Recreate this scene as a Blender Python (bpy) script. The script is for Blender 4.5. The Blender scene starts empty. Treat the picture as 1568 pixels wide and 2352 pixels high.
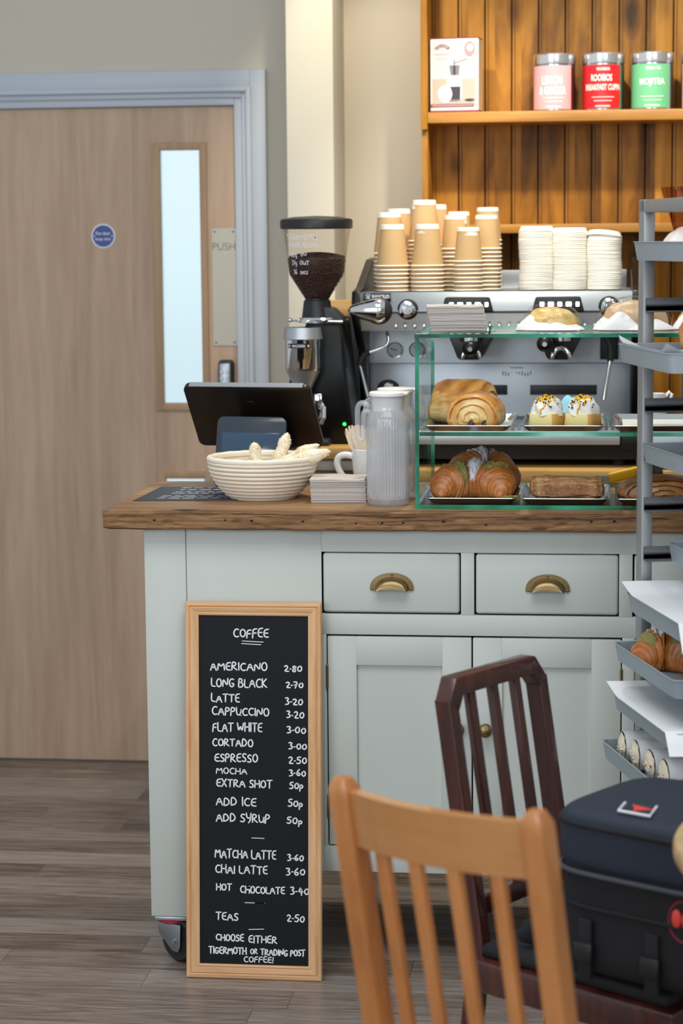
import bpy, bmesh, math, random
from mathutils import Vector, Matrix, noise
PI = math.pi
R = math.radians
sc = bpy.context.scene
C = sc.collection
rnd = random.Random(11)
XF = {}

# ------------------------------------------------------------------ mesh helper
class MB:
    def __init__(s):
        s.v = []; s.f = []; s.m = []; s.b = []
    def add(s, vs, fs, mi=0, bake=None, M=None):
        o = len(s.v)
        for i, p in enumerate(vs):
            p = Vector(p)
            if M is not None: p = M @ p
            s.v.append(p); s.b.append(bake[i] if bake else 0.0)
        for f in fs:
            s.f.append([o + i for i in f]); s.m.append(mi)
        return s
    def bm(s, bm, mi=0, M=None):
        bm.verts.index_update()
        s.add([v.co.copy() for v in bm.verts], [[v.index for v in f.verts] for f in bm.faces], mi, None, M)
        bm.free(); return s
    def box(s, x0, x1, y0, y1, z0, z1, mi=0, b=0, seg=2, M=None):
        bm = bmesh.new(); bmesh.ops.create_cube(bm, size=1)
        for v in bm.verts:
            v.co = Vector(((x0 + x1) / 2 + v.co.x * (x1 - x0), (y0 + y1) / 2 + v.co.y * (y1 - y0), (z0 + z1) / 2 + v.co.z * (z1 - z0)))
        if b: bmesh.ops.bevel(bm, geom=bm.edges[:], offset=b, segments=seg, profile=.5, affect='EDGES')
        return s.bm(bm, mi, M)
    def lathe(s, prof, n=32, c=(0, 0, 0), mi=0, M=None, rf=None, a0=0., a1=2 * PI, bakes=None):
        c = Vector(c); vs = []; fs = []; bk = []
        full = abs(a1 - a0 - 2 * PI) < 1e-6
        k = n if full else n + 1
        for j, (r, z) in enumerate(prof):
            for i in range(k):
                t = a0 + (a1 - a0) * i / n
                q = r * (rf(t, z) if rf else 1)
                vs.append(c + Vector((q * math.cos(t), q * math.sin(t), z)))
                bk.append(bakes[j] if bakes else 0.)
        for j in range(len(prof) - 1):
            for i in range(n):
                a = j * k + i; b2 = j * k + (i + 1) % k
                fs.append([a, b2, b2 + k, a + k])
        if full:
            if prof[0][0] > 1e-6: fs.append([i for i in range(k)][::-1])
            if prof[-1][0] > 1e-6: fs.append([(len(prof) - 1) * k + i for i in range(k)])
        return s.add(vs, fs, mi, bk, M)
    def cyl(s, p, q, r, r2=None, n=20, mi=0):
        return s.tube([p, q], [r, r if r2 is None else r2], n, mi)
    def tube(s, pts, r, n=10, mi=0, caps=True, closed=False, flat=1., up=None):
        pts = [Vector(p) for p in pts]; N = len(pts)
        rr = r if isinstance(r, (list, tuple)) else [r] * N
        T = []
        for i in range(N):
            if closed: d = pts[(i + 1) % N] - pts[i - 1]
            else: d = pts[min(i + 1, N - 1)] - pts[max(i - 1, 0)]
            T.append(d.normalized())
        u = Vector(up) if up else Vector((0, 0, 1))
        if abs(u.dot(T[0])) > .95: u = Vector((1, 0, 0)) if abs(T[0].x) < .9 else Vector((0, 1, 0))
        a = (u - T[0] * u.dot(T[0])).normalized()
        vs = []; fs = []
        for i in range(N):
            a = (a - T[i] * a.dot(T[i])).normalized(); b = T[i].cross(a)
            for k in range(n):
                t = 2 * PI * k / n
                vs.append(pts[i] + a * math.cos(t) * rr[i] * flat + b * math.sin(t) * rr[i])
        L = N if closed else N - 1
        for i in range(L):
            for k in range(n):
                p = i * n + k; q = i * n + (k + 1) % n; o = ((i + 1) % N) * n
                fs.append([p, q, o + (k + 1) % n, o + k])
        if caps and not closed:
            fs.append(list(range(n))[::-1]); fs.append([(N - 1) * n + k for k in range(n)])
        return s.add(vs, fs, mi)
    def prism(s, poly, ax, t0, t1, mi=0, b=0, M=None):
        # polygon in the plane across axis ax; ax: 'y' -> poly (x,z), 'x' -> (y,z), 'z' -> (x,y)
        def P(p, t):
            return {'y': (p[0], t, p[1]), 'x': (t, p[0], p[1]), 'z': (p[0], p[1], t)}[ax]
        n = len(poly)
        bm = bmesh.new()
        v0 = [bm.verts.new(P(p, t0)) for p in poly]; v1 = [bm.verts.new(P(p, t1)) for p in poly]
        bm.faces.new(v0); bm.faces.new(v1[::-1])
        for i in range(n): bm.faces.new([v0[i], v1[i], v1[(i + 1) % n], v0[(i + 1) % n]])
        bmesh.ops.recalc_face_normals(bm, faces=bm.faces[:])
        if b: bmesh.ops.bevel(bm, geom=bm.edges[:], offset=b, segments=2, profile=.5, affect='EDGES')
        return s.bm(bm, mi, M)
    def grid(s, fn, nu, nv, cu=False, cv=False, mi=0, M=None, bake=None, caps=False):
        ku = nu if cu else nu + 1; kv = nv if cv else nv + 1
        vs = []; bk = []
        for j in range(kv):
            for i in range(ku):
                u, v = i / nu, j / nv
                vs.append(Vector(fn(u, v))); bk.append(bake(u, v) if bake else 0.)
        fs = []
        for j in range(nv):
            for i in range(nu):
                a = j * ku + i; b = j * ku + (i + 1) % ku; o = ((j + 1) % kv) * ku
                fs.append([a, b, o + (i + 1) % ku, o + i])
        if caps and cu:
            fs.append(list(range(ku))[::-1]); fs.append([(kv - 1) * ku + i for i in range(ku)])
        return s.add(vs, fs, mi, bk, M)
    def ball(s, c, r, n=10, mi=0, sc=(1, 1, 1), M=None):
        pr = [(max(r * math.sin(PI * k / n), 0), -r * math.cos(PI * k / n)) for k in range(n + 1)]
        o = len(s.v); s.lathe(pr, 2 * n, (0, 0, 0), mi)
        for i in range(o, len(s.v)):
            p = s.v[i]; p = Vector((p.x * sc[0], p.y * sc[1], p.z * sc[2])) + Vector(c)
            s.v[i] = M @ p if M is not None else p
        return s
    def xform(s, M, start=0):
        for i in range(start, len(s.v)): s.v[i] = M @ s.v[i]
        return s

def reg(o, M): XF[o.name] = M
def props(o, label=None, cat=None, group=None, kind=None):
    if label: o['label'] = label
    if cat: o['category'] = cat
    if group: o['group'] = group
    if kind: o['kind'] = kind
    return o
def thing(name, label, cat, loc=(0, 0, 0), rotz=0., group=None, kind=None):
    o = bpy.data.objects.new(name, None); C.objects.link(o)
    o.location = loc; o.rotation_euler = (0, 0, rotz); o.empty_display_size = .05
    reg(o, Matrix.Translation(Vector(loc)) @ Matrix.Rotation(rotz, 4, 'Z'))
    return props(o, label, cat, group, kind)
def build(mb, name, mats, parent=None, local=False, loc=None, angle=38, label=None, weld=True):
    """One mesh object. Vertices are world coordinates unless local (then the parent's own frame)."""
    if not isinstance(mats, (list, tuple)): mats = [mats]
    me = bpy.data.meshes.new(name)
    vs = mb.v
    if parent is not None:
        M = XF[parent.name]
        if not local:
            I = M.inverted(); vs = [I @ p for p in vs]
    else:
        if loc is None:
            xs = [p.x for p in vs]; ys = [p.y for p in vs]; zs = [p.z for p in vs]
            loc = ((min(xs) + max(xs)) / 2, (min(ys) + max(ys)) / 2, min(zs))
        if not local:
            L = Vector(loc); vs = [p - L for p in vs]
        M = Matrix.Translation(Vector(loc))
    me.from_pydata([tuple(p) for p in vs], [], mb.f)
    for m in mats: me.materials.append(m)
    me.polygons.foreach_set('material_index', mb.m)
    at = me.attributes.new('bake', 'FLOAT', 'POINT')
    at.data.foreach_set('value', mb.b)
    bm = bmesh.new(); bm.from_mesh(me)
    if weld: bmesh.ops.remove_doubles(bm, verts=bm.verts[:], dist=1e-6)
    bmesh.ops.recalc_face_normals(bm, faces=bm.faces[:])
    bm.to_mesh(me); bm.free()
    me.polygons.foreach_set('use_smooth', [True] * len(me.polygons))
    me.set_sharp_from_angle(angle=R(angle)); me.update()
    o = bpy.data.objects.new(name, me); C.objects.link(o)
    if parent is not None: o.parent = parent
    else: o.location = loc
    reg(o, M)
    if label: o['label'] = label
    return o
def dup(root, loc, rotz=0., label=None, group=None):
    r = root.copy(); C.objects.link(r); r.location = loc; r.rotation_euler = (0, 0, rotz)
    reg(r, Matrix.Translation(Vector(loc)) @ Matrix.Rotation(rotz, 4, 'Z'))
    for ch in list(root.children):
        c = ch.copy(); C.objects.link(c); c.parent = r
        for g in ch.children:
            d = g.copy(); C.objects.link(d); d.parent = c
    return props(r, label, None, group)

# ------------------------------------------------------------------ materials
def srgb(h):
    h = h.lstrip('#'); v = [int(h[i:i + 2], 16) / 255 for i in (0, 2, 4)]
    return tuple((c / 12.92 if c <= .04045 else ((c + .055) / 1.055) ** 2.4) for c in v) + (1,)
def newmat(name):
    m = bpy.data.materials.new(name); m.use_nodes = True
    nt = m.node_tree; nt.nodes.clear()
    out = nt.nodes.new('ShaderNodeOutputMaterial'); b = nt.nodes.new('ShaderNodeBsdfPrincipled')
    nt.links.new(b.outputs[0], out.inputs[0])
    return m, nt, b, out
def plain(name, col, rough=.5, metal=0., spec=.5, var=.0, scale=30., bump=0., bscale=200., coat=0., trans=0., sss=0.):
    m, nt, b, out = newmat(name)
    c = srgb(col) if isinstance(col, str) else col
    b.inputs['Base Color'].default_value = c
    b.inputs['Roughness'].default_value = rough; b.inputs['Metallic'].default_value = metal
    b.inputs['Specular IOR Level'].default_value = spec; b.inputs['Coat Weight'].default_value = coat
    b.inputs['Transmission Weight'].default_value = trans
    if sss: b.inputs['Subsurface Weight'].default_value = sss; b.inputs['Subsurface Scale'].default_value = .01
    if var or bump:
        tc = nt.nodes.new('ShaderNodeTexCoord')
    if var:
        n = nt.nodes.new('ShaderNodeTexNoise'); n.inputs['Scale'].default_value = scale; n.inputs['Detail'].default_value = 5
        nt.links.new(tc.outputs['Object'], n.inputs['Vector'])
        mx = nt.nodes.new('ShaderNodeMix'); mx.data_type = 'RGBA'
        mx.inputs['A'].default_value = tuple(max(0, x * (1 - var)) for x in c[:3]) + (1,)
        mx.inputs['B'].default_value = tuple(min(1, x * (1 + var)) for x in c[:3]) + (1,)
        nt.links.new(n.outputs['Fac'], mx.inputs['Factor']); nt.links.new(mx.outputs['Result'], b.inputs['Base Color'])
    if bump:
        n2 = nt.nodes.new('ShaderNodeTexNoise'); n2.inputs['Scale'].default_value = bscale; n2.inputs['Detail'].default_value = 3
        nt.links.new(tc.outputs['Object'], n2.inputs['Vector'])
        bp = nt.nodes.new('ShaderNodeBump'); bp.inputs['Strength'].default_value = bump; bp.inputs['Distance'].default_value = .002
        nt.links.new(n2.outputs['Fac'], bp.inputs['Height']); nt.links.new(bp.outputs[0], b.inputs['Normal'])
    return m
def ramp(nt, stops):
    r = nt.nodes.new('ShaderNodeValToRGB'); e = r.color_ramp.elements
    while len(e) < len(stops): e.new(.5)
    for x, (p, c) in zip(e, stops): x.position = p; x.color = srgb(c)
    return r
def wood(name, stops, axis='x', stretch=12., scale=9., rough=.5, fine=.35, knots=0., bump=.15, boards=None, coat=0., spec=.5):
    """Grain stretched along an axis; boards=(axis index, width) gives each board its own tone."""
    m, nt, b, out = newmat(name); N = nt.nodes; Lk = nt.links.new
    tc = N.new('ShaderNodeTexCoord'); mp = N.new('ShaderNodeMapping')
    s = [stretch, stretch, stretch]; s['xyz'.index(axis)] = 1.
    mp.inputs['Scale'].default_value = s
    Lk(tc.outputs['Object'], mp.inputs['Vector'])
    vec = mp.outputs[0]; bn = None
    if boards:
        sp = N.new('ShaderNodeSeparateXYZ'); Lk(tc.outputs['Object'], sp.inputs[0])
        dv = N.new('ShaderNodeMath'); dv.operation = 'DIVIDE'; Lk(sp.outputs[boards[0]], dv.inputs[0]); dv.inputs[1].default_value = boards[1]
        fl = N.new('ShaderNodeMath'); fl.operation = 'FLOOR'; Lk(dv.outputs[0], fl.inputs[0])
        wn = N.new('ShaderNodeTexWhiteNoise'); wn.noise_dimensions = '1D'; Lk(fl.outputs[0], wn.inputs['W']); bn = wn
        av = N.new('ShaderNodeVectorMath'); av.operation = 'MULTIPLY_ADD'; Lk(wn.outputs['Color'], av.inputs[0]); av.inputs[1].default_value = (7, 7, 7); Lk(vec, av.inputs[2])
        vec = av.outputs[0]
    n1 = N.new('ShaderNodeTexNoise'); n1.inputs['Scale'].default_value = scale * .25; n1.inputs['Detail'].default_value = 6; n1.inputs['Distortion'].default_value = 1.2
    Lk(vec, n1.inputs['Vector'])
    n2 = N.new('ShaderNodeTexNoise'); n2.inputs['Scale'].default_value = scale; n2.inputs['Detail'].default_value = 8; n2.inputs['Roughness'].default_value = .7
    Lk(vec, n2.inputs['Vector'])
    mx = N.new('ShaderNodeMix'); mx.data_type = 'FLOAT'; mx.inputs['Factor'].default_value = fine
    Lk(n1.outputs['Fac'], mx.inputs['A']); Lk(n2.outputs['Fac'], mx.inputs['B'])
    val = mx.outputs['Result']
    if bn:
        ma = N.new('ShaderNodeMath'); ma.operation = 'MULTIPLY_ADD'; Lk(bn.outputs['Value'], ma.inputs[0]); ma.inputs[1].default_value = .22; Lk(val, ma.inputs[2])
        ms = N.new('ShaderNodeMath'); ms.operation = 'SUBTRACT'; Lk(ma.outputs[0], ms.inputs[0]); ms.inputs[1].default_value = .11; val = ms.outputs[0]
    if knots:
        vo = N.new('ShaderNodeTexVoronoi'); vo.inputs['Scale'].default_value = knots
        mk = N.new('ShaderNodeMapping'); q = [1., 1., 1.]; q['xyz'.index(axis)] = .45; mk.inputs['Scale'].default_value = q
        Lk(tc.outputs['Object'], mk.inputs['Vector']); Lk(mk.outputs[0], vo.inputs['Vector'])
        mr = N.new('ShaderNodeMapRange'); mr.inputs['From Min'].default_value = .0; mr.inputs['From Max'].default_value = .22; mr.inputs['To Min'].default_value = -.3; mr.inputs['To Max'].default_value = 0.
        Lk(vo.outputs['Distance'], mr.inputs['Value'])
        ad = N.new('ShaderNodeMath'); ad.operation = 'ADD'; Lk(val, ad.inputs[0]); Lk(mr.outputs[0], ad.inputs[1]); val = ad.outputs[0]
    rp = ramp(nt, stops); Lk(val, rp.inputs[0]); Lk(rp.outputs[0], b.inputs['Base Color'])
    b.inputs['Roughness'].default_value = rough; b.inputs['Coat Weight'].default_value = coat; b.inputs['Specular IOR Level'].default_value = spec
    if bump:
        bp = N.new('ShaderNodeBump'); bp.inputs['Strength'].default_value = bump; bp.inputs['Distance'].default_value = .003
        Lk(n2.outputs['Fac'], bp.inputs['Height']); Lk(bp.outputs[0], b.inputs['Normal'])
    return m
def pastry(name, pale, mid, dark, rough=.42, nscale=55., amt=.35, speck=None, coat=.15):
    """Colour runs pale to baked brown with the 'bake' attribute, broken up by noise."""
    m, nt, b, out = newmat(name); N = nt.nodes; Lk = nt.links.new
    at = N.new('ShaderNodeAttribute'); at.attribute_name = 'bake'
    tc = N.new('ShaderNodeTexCoord'); n = N.new('ShaderNodeTexNoise'); n.inputs['Scale'].default_value = nscale; n.inputs['Detail'].default_value = 7
    Lk(tc.outputs['Object'], n.inputs['Vector'])
    s = N.new('ShaderNodeMath'); s.operation = 'SUBTRACT'; Lk(n.outputs['Fac'], s.inputs[0]); s.inputs[1].default_value = .5
    ma = N.new('ShaderNodeMath'); ma.operation = 'MULTIPLY_ADD'; Lk(s.outputs[0], ma.inputs[0]); ma.inputs[1].default_value = amt * 2; Lk(at.outputs['Fac'], ma.inputs[2])
    rp = ramp(nt, [(0, pale), (.5, mid), (1, dark)]); Lk(ma.outputs[0], rp.inputs[0])
    col = rp.outputs[0]
    if speck:
        n3 = N.new('ShaderNodeTexNoise'); n3.inputs['Scale'].default_value = speck[1]; n3.inputs['Detail'].default_value = 3
        Lk(tc.outputs['Object'], n3.inputs['Vector'])
        mr = N.new('ShaderNodeMapRange'); mr.inputs['From Min'].default_value = speck[2]; mr.inputs['From Max'].default_value = speck[2] + .06
        Lk(n3.outputs['Fac'], mr.inputs['Value'])
        mx = N.new('ShaderNodeMix'); mx.data_type = 'RGBA'; Lk(mr.outputs[0], mx.inputs['Factor']); Lk(col, mx.inputs['A']); mx.inputs['B'].default_value = srgb(speck[0])
        col = mx.outputs['Result']
    Lk(col, b.inputs['Base Color']); b.inputs['Roughness'].default_value = rough; b.inputs['Coat Weight'].default_value = coat; b.inputs['Coat Roughness'].default_value = .3
    bp = N.new('ShaderNodeBump'); bp.inputs['Strength'].default_value = .5; bp.inputs['Distance'].default_value = .002
    n2 = N.new('ShaderNodeTexNoise'); n2.inputs['Scale'].default_value = nscale * 3; n2.inputs['Detail'].default_value = 5
    Lk(tc.outputs['Object'], n2.inputs['Vector']); Lk(n2.outputs['Fac'], bp.inputs['Height']); Lk(bp.outputs[0], b.inputs['Normal'])
    return m
def emit(name, col, strength):
    m, nt, b, out = newmat(name)
    b.inputs['Base Color'].default_value = (.02, .02, .02, 1); b.inputs['Emission Color'].default_value = srgb(col); b.inputs['Emission Strength'].default_value = strength
    b.inputs['Roughness'].default_value = .2
    return m
def schlick(nt, f0):
    lw = nt.nodes.new('ShaderNodeLayerWeight'); lw.inputs['Blend'].default_value = .5
    p = nt.nodes.new('ShaderNodeMath'); p.operation = 'POWER'; p.inputs[1].default_value = 5.; nt.links.new(lw.outputs['Facing'], p.inputs[0])
    q = nt.nodes.new('ShaderNodeMath'); q.operation = 'MULTIPLY_ADD'; q.inputs[1].default_value = 1 - f0; q.inputs[2].default_value = f0; nt.links.new(p.outputs[0], q.inputs[0]); return q
def clear(name, tint, clearness=.93, ior=1.5, rough=.0, fres=1.):
    """Thin clear sheet: lets light straight through, mirrors at glancing angles."""
    m, nt, b, out = newmat(name); N = nt.nodes; nt.nodes.remove(b)
    t = N.new('ShaderNodeBsdfTransparent'); t.inputs[0].default_value = tint
    g = N.new('ShaderNodeBsdfGlossy'); g.inputs['Roughness'].default_value = rough
    fr = schlick(nt, ((ior - 1) / (ior + 1)) ** 2)
    ml = N.new('ShaderNodeMath'); ml.operation = 'MULTIPLY'; ml.inputs[1].default_value = fres
    mx = N.new('ShaderNodeMixShader')
    nt.links.new(fr.outputs[0], ml.inputs[0]); nt.links.new(ml.outputs[0], mx.inputs[0]); nt.links.new(t.outputs[0], mx.inputs[1]); nt.links.new(g.outputs[0], mx.inputs[2]); nt.links.new(mx.outputs[0], out.inputs[0])
    return m

M = {}
M['wall'] = plain('wall_paint', '#c5beb1', .85, var=.04, scale=2.5, bump=.05, bscale=90)
M['pillar'] = plain('pillar_paint', '#d2cfc2', .85, var=.03, scale=3)
M['trim'] = plain('blue_grey_gloss_paint', '#b4bdc9', .4, var=.02, scale=4)
M['cab'] = plain('pale_sage_paint', '#c5cbc6', .5, var=.035, scale=5, bump=.04, bscale=60)
M['gap'] = plain('gap_shade_and_stain_dark', '#17191b', .9)  # painted shade behind the cabinet gaps, and dark nail stains on the worktop
M['door'] = wood('door_ash_veneer', [(.25, '#957a62'), (.42, '#ae927a'), (.55, '#bb9f86'), (.75, '#c9b099')], 'z', 13, 3.4, .5, .4, bump=.05)
M['bead'] = wood('door_bead_wood', [(.3, '#98795c'), (.7, '#b79879')], 'z', 14, 5, .5, bump=.05)
M['counter'] = wood('old_counter_front', [(.27, '#20150f'), (.38, '#553c29'), (.47, '#84603f'), (.58, '#a07b57'), (.8, '#b8966f')], 'x', 26, 4.5, .6, .55, knots=13, bump=.8, spec=.3)
M['counter_plain'] = wood('old_counter_wood', [(.3, '#1d130e'), (.41, '#4b3122'), (.5, '#7a5637'), (.6, '#946d4a'), (.8, '#ac8862')], 'x', 30, 4.5, .6, .55, knots=0, bump=.8, spec=.3)
M['countertop'] = wood('counter_top_wood', [(.25, '#6a4a30'), (.45, '#a07a52'), (.6, '#b58e63'), (.8, '#c7a37a')], 'x', 16, 4, .45, .4, boards=(1, .17), bump=.15)
M['pine'] = wood('stained_pine', [(.22, '#3a2207'), (.37, '#734a14'), (.5, '#a06c22'), (.68, '#bd8734')], 'z', 5, 6, .55, .25, knots=6.5, boards=(0, .0765), bump=.06, coat=0., spec=.3)
M['pineh'] = wood('stained_pine_shelf', [(.25, '#80541f'), (.5, '#af7a30'), (.75, '#c8923f')], 'x', 8, 5, .4, .3, bump=.06, coat=.15)
M['groove'] = plain('dark_groove', '#3a200c', .7)
M['bench'] = wood('bench_wood', [(.25, '#8f6a38'), (.5, '#bd9555'), (.8, '#d0ab6b')], 'x', 14, 4, .4, bump=.1)
M['framepine'] = wood('frame_pine', [(.3, '#c08a5c'), (.5, '#dcae80'), (.75, '#ecc79e')], 'z', 22, 5, .5, .5, bump=.05)
M['framepineh'] = wood('frame_pine_rail', [(.3, '#c08a5c'), (.5, '#dcae80'), (.75, '#ecc79e')], 'x', 22, 5, .5, .5, bump=.05)
M['oak'] = wood('orange_beech', [(.25, '#935427'), (.45, '#b5733b'), (.6, '#c28048'), (.8, '#cd9059')], 'z', 10, 4, .36, .4, bump=.03, coat=.7)
M['oakh'] = wood('orange_beech_rail', [(.25, '#9c602e'), (.45, '#b67b45'), (.7, '#c68d56')], 'x', 8, 4, .34, .4, bump=.03, coat=.9)
M['mahog'] = wood('dark_mahogany', [(.25, '#1e0b0a'), (.5, '#3b1713'), (.75, '#5c281d')], 'z', 14, 6, .32, .4, bump=.04, coat=.5)
M['table'] = wood('pale_table_wood', [(.25, '#937851'), (.5, '#b59a70'), (.8, '#c8b088')], 'x', 10, 4, .4, bump=.05)
M['steel'] = plain('brushed_steel', '#b4bac1', .44, .95, var=.05, scale=8)
M['panelsteel'] = plain('satin_panel_steel', '#828b94', .42, .85, var=.04, scale=8)
M['traysteel'] = plain('light_tray_steel', '#dde3ea', .38, .7)
M['steelrack'] = plain('dull_rack_steel', '#a9acae', .5, .8, var=.12, scale=14)
M['runner'] = plain('dark_runner_steel', '#5f6167', .6, .25, var=.1, scale=14)
M['tray'] = plain('pressed_steel_tray', '#c3c8cc', .22, 1., var=.04, scale=12)
M['alu'] = plain('dull_aluminium_tray', '#a3b1ba', .5, .35, var=.07, scale=10)
M['tinlid'] = plain('bright_tin_lid', '#e9e9ea', .16, .9)
M['chrome'] = plain('polished_chrome', '#d6d9dc', .07, 1.)
M['brass'] = plain('aged_brass', '#8a7753', .36, 1., var=.22, scale=60)
M['blk'] = plain('black_plastic', '#15171a', .42)
M['blkgloss'] = plain('black_gloss', '#08090b', .32, spec=.3)
M['blkbrown'] = plain('brown_black_shell', '#171210', .3)
M['darkgrey'] = plain('dark_grey_metal', '#2b2e32', .45, .2)
M['greyp'] = plain('grey_plastic', '#8b9096', .45)
M['white'] = plain('white_plastic', '#f1f1ee', .38, sss=.0)
M['ceram'] = plain('white_glazed_china', '#eef0f2', .15, coat=.5)
M['paper'] = plain('white_baking_paper', '#e9edf2', .75, var=.02, scale=10)
M['parch'] = plain('white_wrap_paper', '#f0f0f0', .7)
M['napkin'] = plain('recycled_napkin', '#cdc6c1', .95, var=.05, scale=60)
M['kraft'] = plain('kraft_card', '#c8a676', .72, var=.05, scale=25)
M['cupwhite'] = plain('cup_white_card', '#f3efe6', .6)
M['lid'] = plain('lid_white_plastic', '#f6f3ea', .4)
M['board'] = plain('chalkboard_black', '#0e1016', .55, spec=.25, var=.1, scale=6)
M['chalk'] = plain('chalk_marker_white', '#eceef4', .6)
M['card'] = plain('slate_menu_card', '#2b3340', .45)
M['cane'] = plain('pale_cane', '#efe6d5', .6, var=.07, scale=30, bump=.2, bscale=150)
M['sesame'] = pastry('sesame_stick', '#f2e8cf', '#e6d0a0', '#bb8a44', .6, 40, .28, ('#f8f1de', 330, .47), 0.)
M['pain'] = pastry('laminated_bun', '#f0d896', '#d4923f', '#8f4917', .38, 42, .26)
M['crois'] = pastry('croissant_crust', '#e3b678', '#bd7230', '#763815', .38, 40, .3)
M['bun'] = pastry('brown_bun_crust', '#d9a665', '#b0703a', '#7d451d', .36, 24, .3)
M['slice'] = pastry('puff_slice_crust', '#d2ac78', '#aa784c', '#73442a', .6, 60, .4, ('#d9bd95', 240, .62), 0.)
M['darkbun'] = pastry('dark_swirl_crust', '#a8743c', '#74431c', '#3f200c', .4, 40, .35)
M['pist'] = plain('pistachio_paste', '#8a8546', .7, var=.35, scale=220, bump=1., bscale=350)
M['sugar'] = pastry('sugar_dusting', '#eef0f4', '#cfd3dc', '#55504c', .9, 120, .75, None, 0.)
M['cake'] = plain('pale_lemon_cake', '#eddf98', .7, var=.06, scale=60, bump=.3, bscale=180)
M['cakeside'] = plain('golden_cake_side', '#dba857', .7, var=.15, scale=50)
M['cream'] = plain('whipped_cream', '#f8f6ef', .5, sss=.1)
M['drizzle'] = plain('passionfruit_drizzle', '#f2bd20', .12, coat=.5)
M['seed'] = plain('black_seed', '#1d1a14', .3)
M['beans'] = plain('roast_coffee_beans', '#3a221a', .45, var=.5, scale=120, bump=.6, bscale=200)
M['hopper'] = clear('smoked_hopper_plastic', (.86, .83, .81, 1), ior=1.35, rough=.05, fres=.5)
M['amber'] = clear('amber_jar_plastic', (.62, .42, .24, 1), ior=1.45, rough=.05)
M['pane'] = clear('display_pane_glass', (.965, .99, .978, 1), ior=1.5, fres=.45)
M['film'] = clear('clear_cellophane', (.98, .98, .98, 1), ior=1.6, rough=.06, fres=.7)
def edge_mat():
    m, nt, b, out = newmat('green_glass_edge'); N = nt.nodes; Lk = nt.links.new
    tc = N.new('ShaderNodeTexCoord'); n = N.new('ShaderNodeTexNoise'); n.inputs['Scale'].default_value = 7; n.inputs['Detail'].default_value = 2
    Lk(tc.outputs['Object'], n.inputs['Vector'])
    rp = ramp(nt, [(.33, '#0b4636'), (.45, '#17805f'), (.56, '#2ea384'), (.68, '#8fe0c6')]); Lk(n.outputs['Fac'], rp.inputs[0]); Lk(rp.outputs[0], b.inputs['Base Color'])
    b.inputs['Roughness'].default_value = .1; b.inputs['Coat Weight'].default_value = .6
    return m
M['edge'] = edge_mat()
M['frost'] = emit('daylit_frosted_pane', '#d9f3fb', .86)
M['screen'] = plain('blue_screen_glass', '#27445f', .12, coat=.6)
M['bezel'] = plain('tablet_bezel', '#26323f', .22, coat=.4)
M['ledw'] = emit('white_button_light', '#ffffff', 6)
M['ledg'] = emit('green_power_light', '#1cf04a', 8)
M['plate'] = plain('satin_push_plate', '#aba698', .4, .4, var=.03)
M['signblue'] = plain('sign_blue', '#24418f', .4)
M['signwhite'] = plain('sign_white', '#dfe3ea', .4)
M['engrave'] = plain('engraved_letters', '#6d6a60', .6)
M['navy'] = plain('navy_nylon', '#1b2636', .75, var=.12, scale=80, bump=.3, bscale=500)
M['blkfab'] = plain('black_nylon', '#0c0d13', .8, var=.15, scale=60, bump=.35, bscale=500)
M['piping'] = plain('grey_piping', '#3c4049', .7)
M['red'] = plain('red_badge', '#d8453a', .5)
M['darkred'] = plain('dark_red_trim', '#7a2430', .5)
M['rubber'] = plain('black_rubber', '#18191a', .7)
M['zinc'] = plain('zinc_plate', '#a9b0b7', .38, .9)
M['redplate'] = plain('red_swivel_plate', '#a3202f', .45)
M['boxred'] = plain('box_maroon', '#7c1c33', .6)
M['boxpic'] = plain('box_picture_grey', '#c9c6cb', .6)
M['boxtab'] = plain('box_picture_table', '#b4a99f', .6)
M['boxgrey'] = plain('print_grey', '#77757c', .6)
M['boxdark'] = plain('print_dark', '#3a3742', .6)
M['boxskin'] = plain('print_rose', '#b98d8d', .6)
M['boxside'] = plain('box_card_side', '#c7ab84', .7)
M['yellow'] = plain('yellow_plastic', '#e8b010', .4)
M['bluecloth'] = plain('light_blue_cloth', '#8ccbe6', .9, var=.1, scale=40)
M['marble'] = plain('mottled_stone', '#a09a92', .4, var=.6, scale=22)
M['tinp'] = plain('tin_label_pink', '#e3a9ae', .45)
M['tinr'] = plain('tin_label_red', '#cf1f22', .4)
M['ting'] = plain('tin_label_green', '#6fbf8c', .45)
M['tinw'] = plain('tin_print_white', '#f2efe8', .5)

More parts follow.
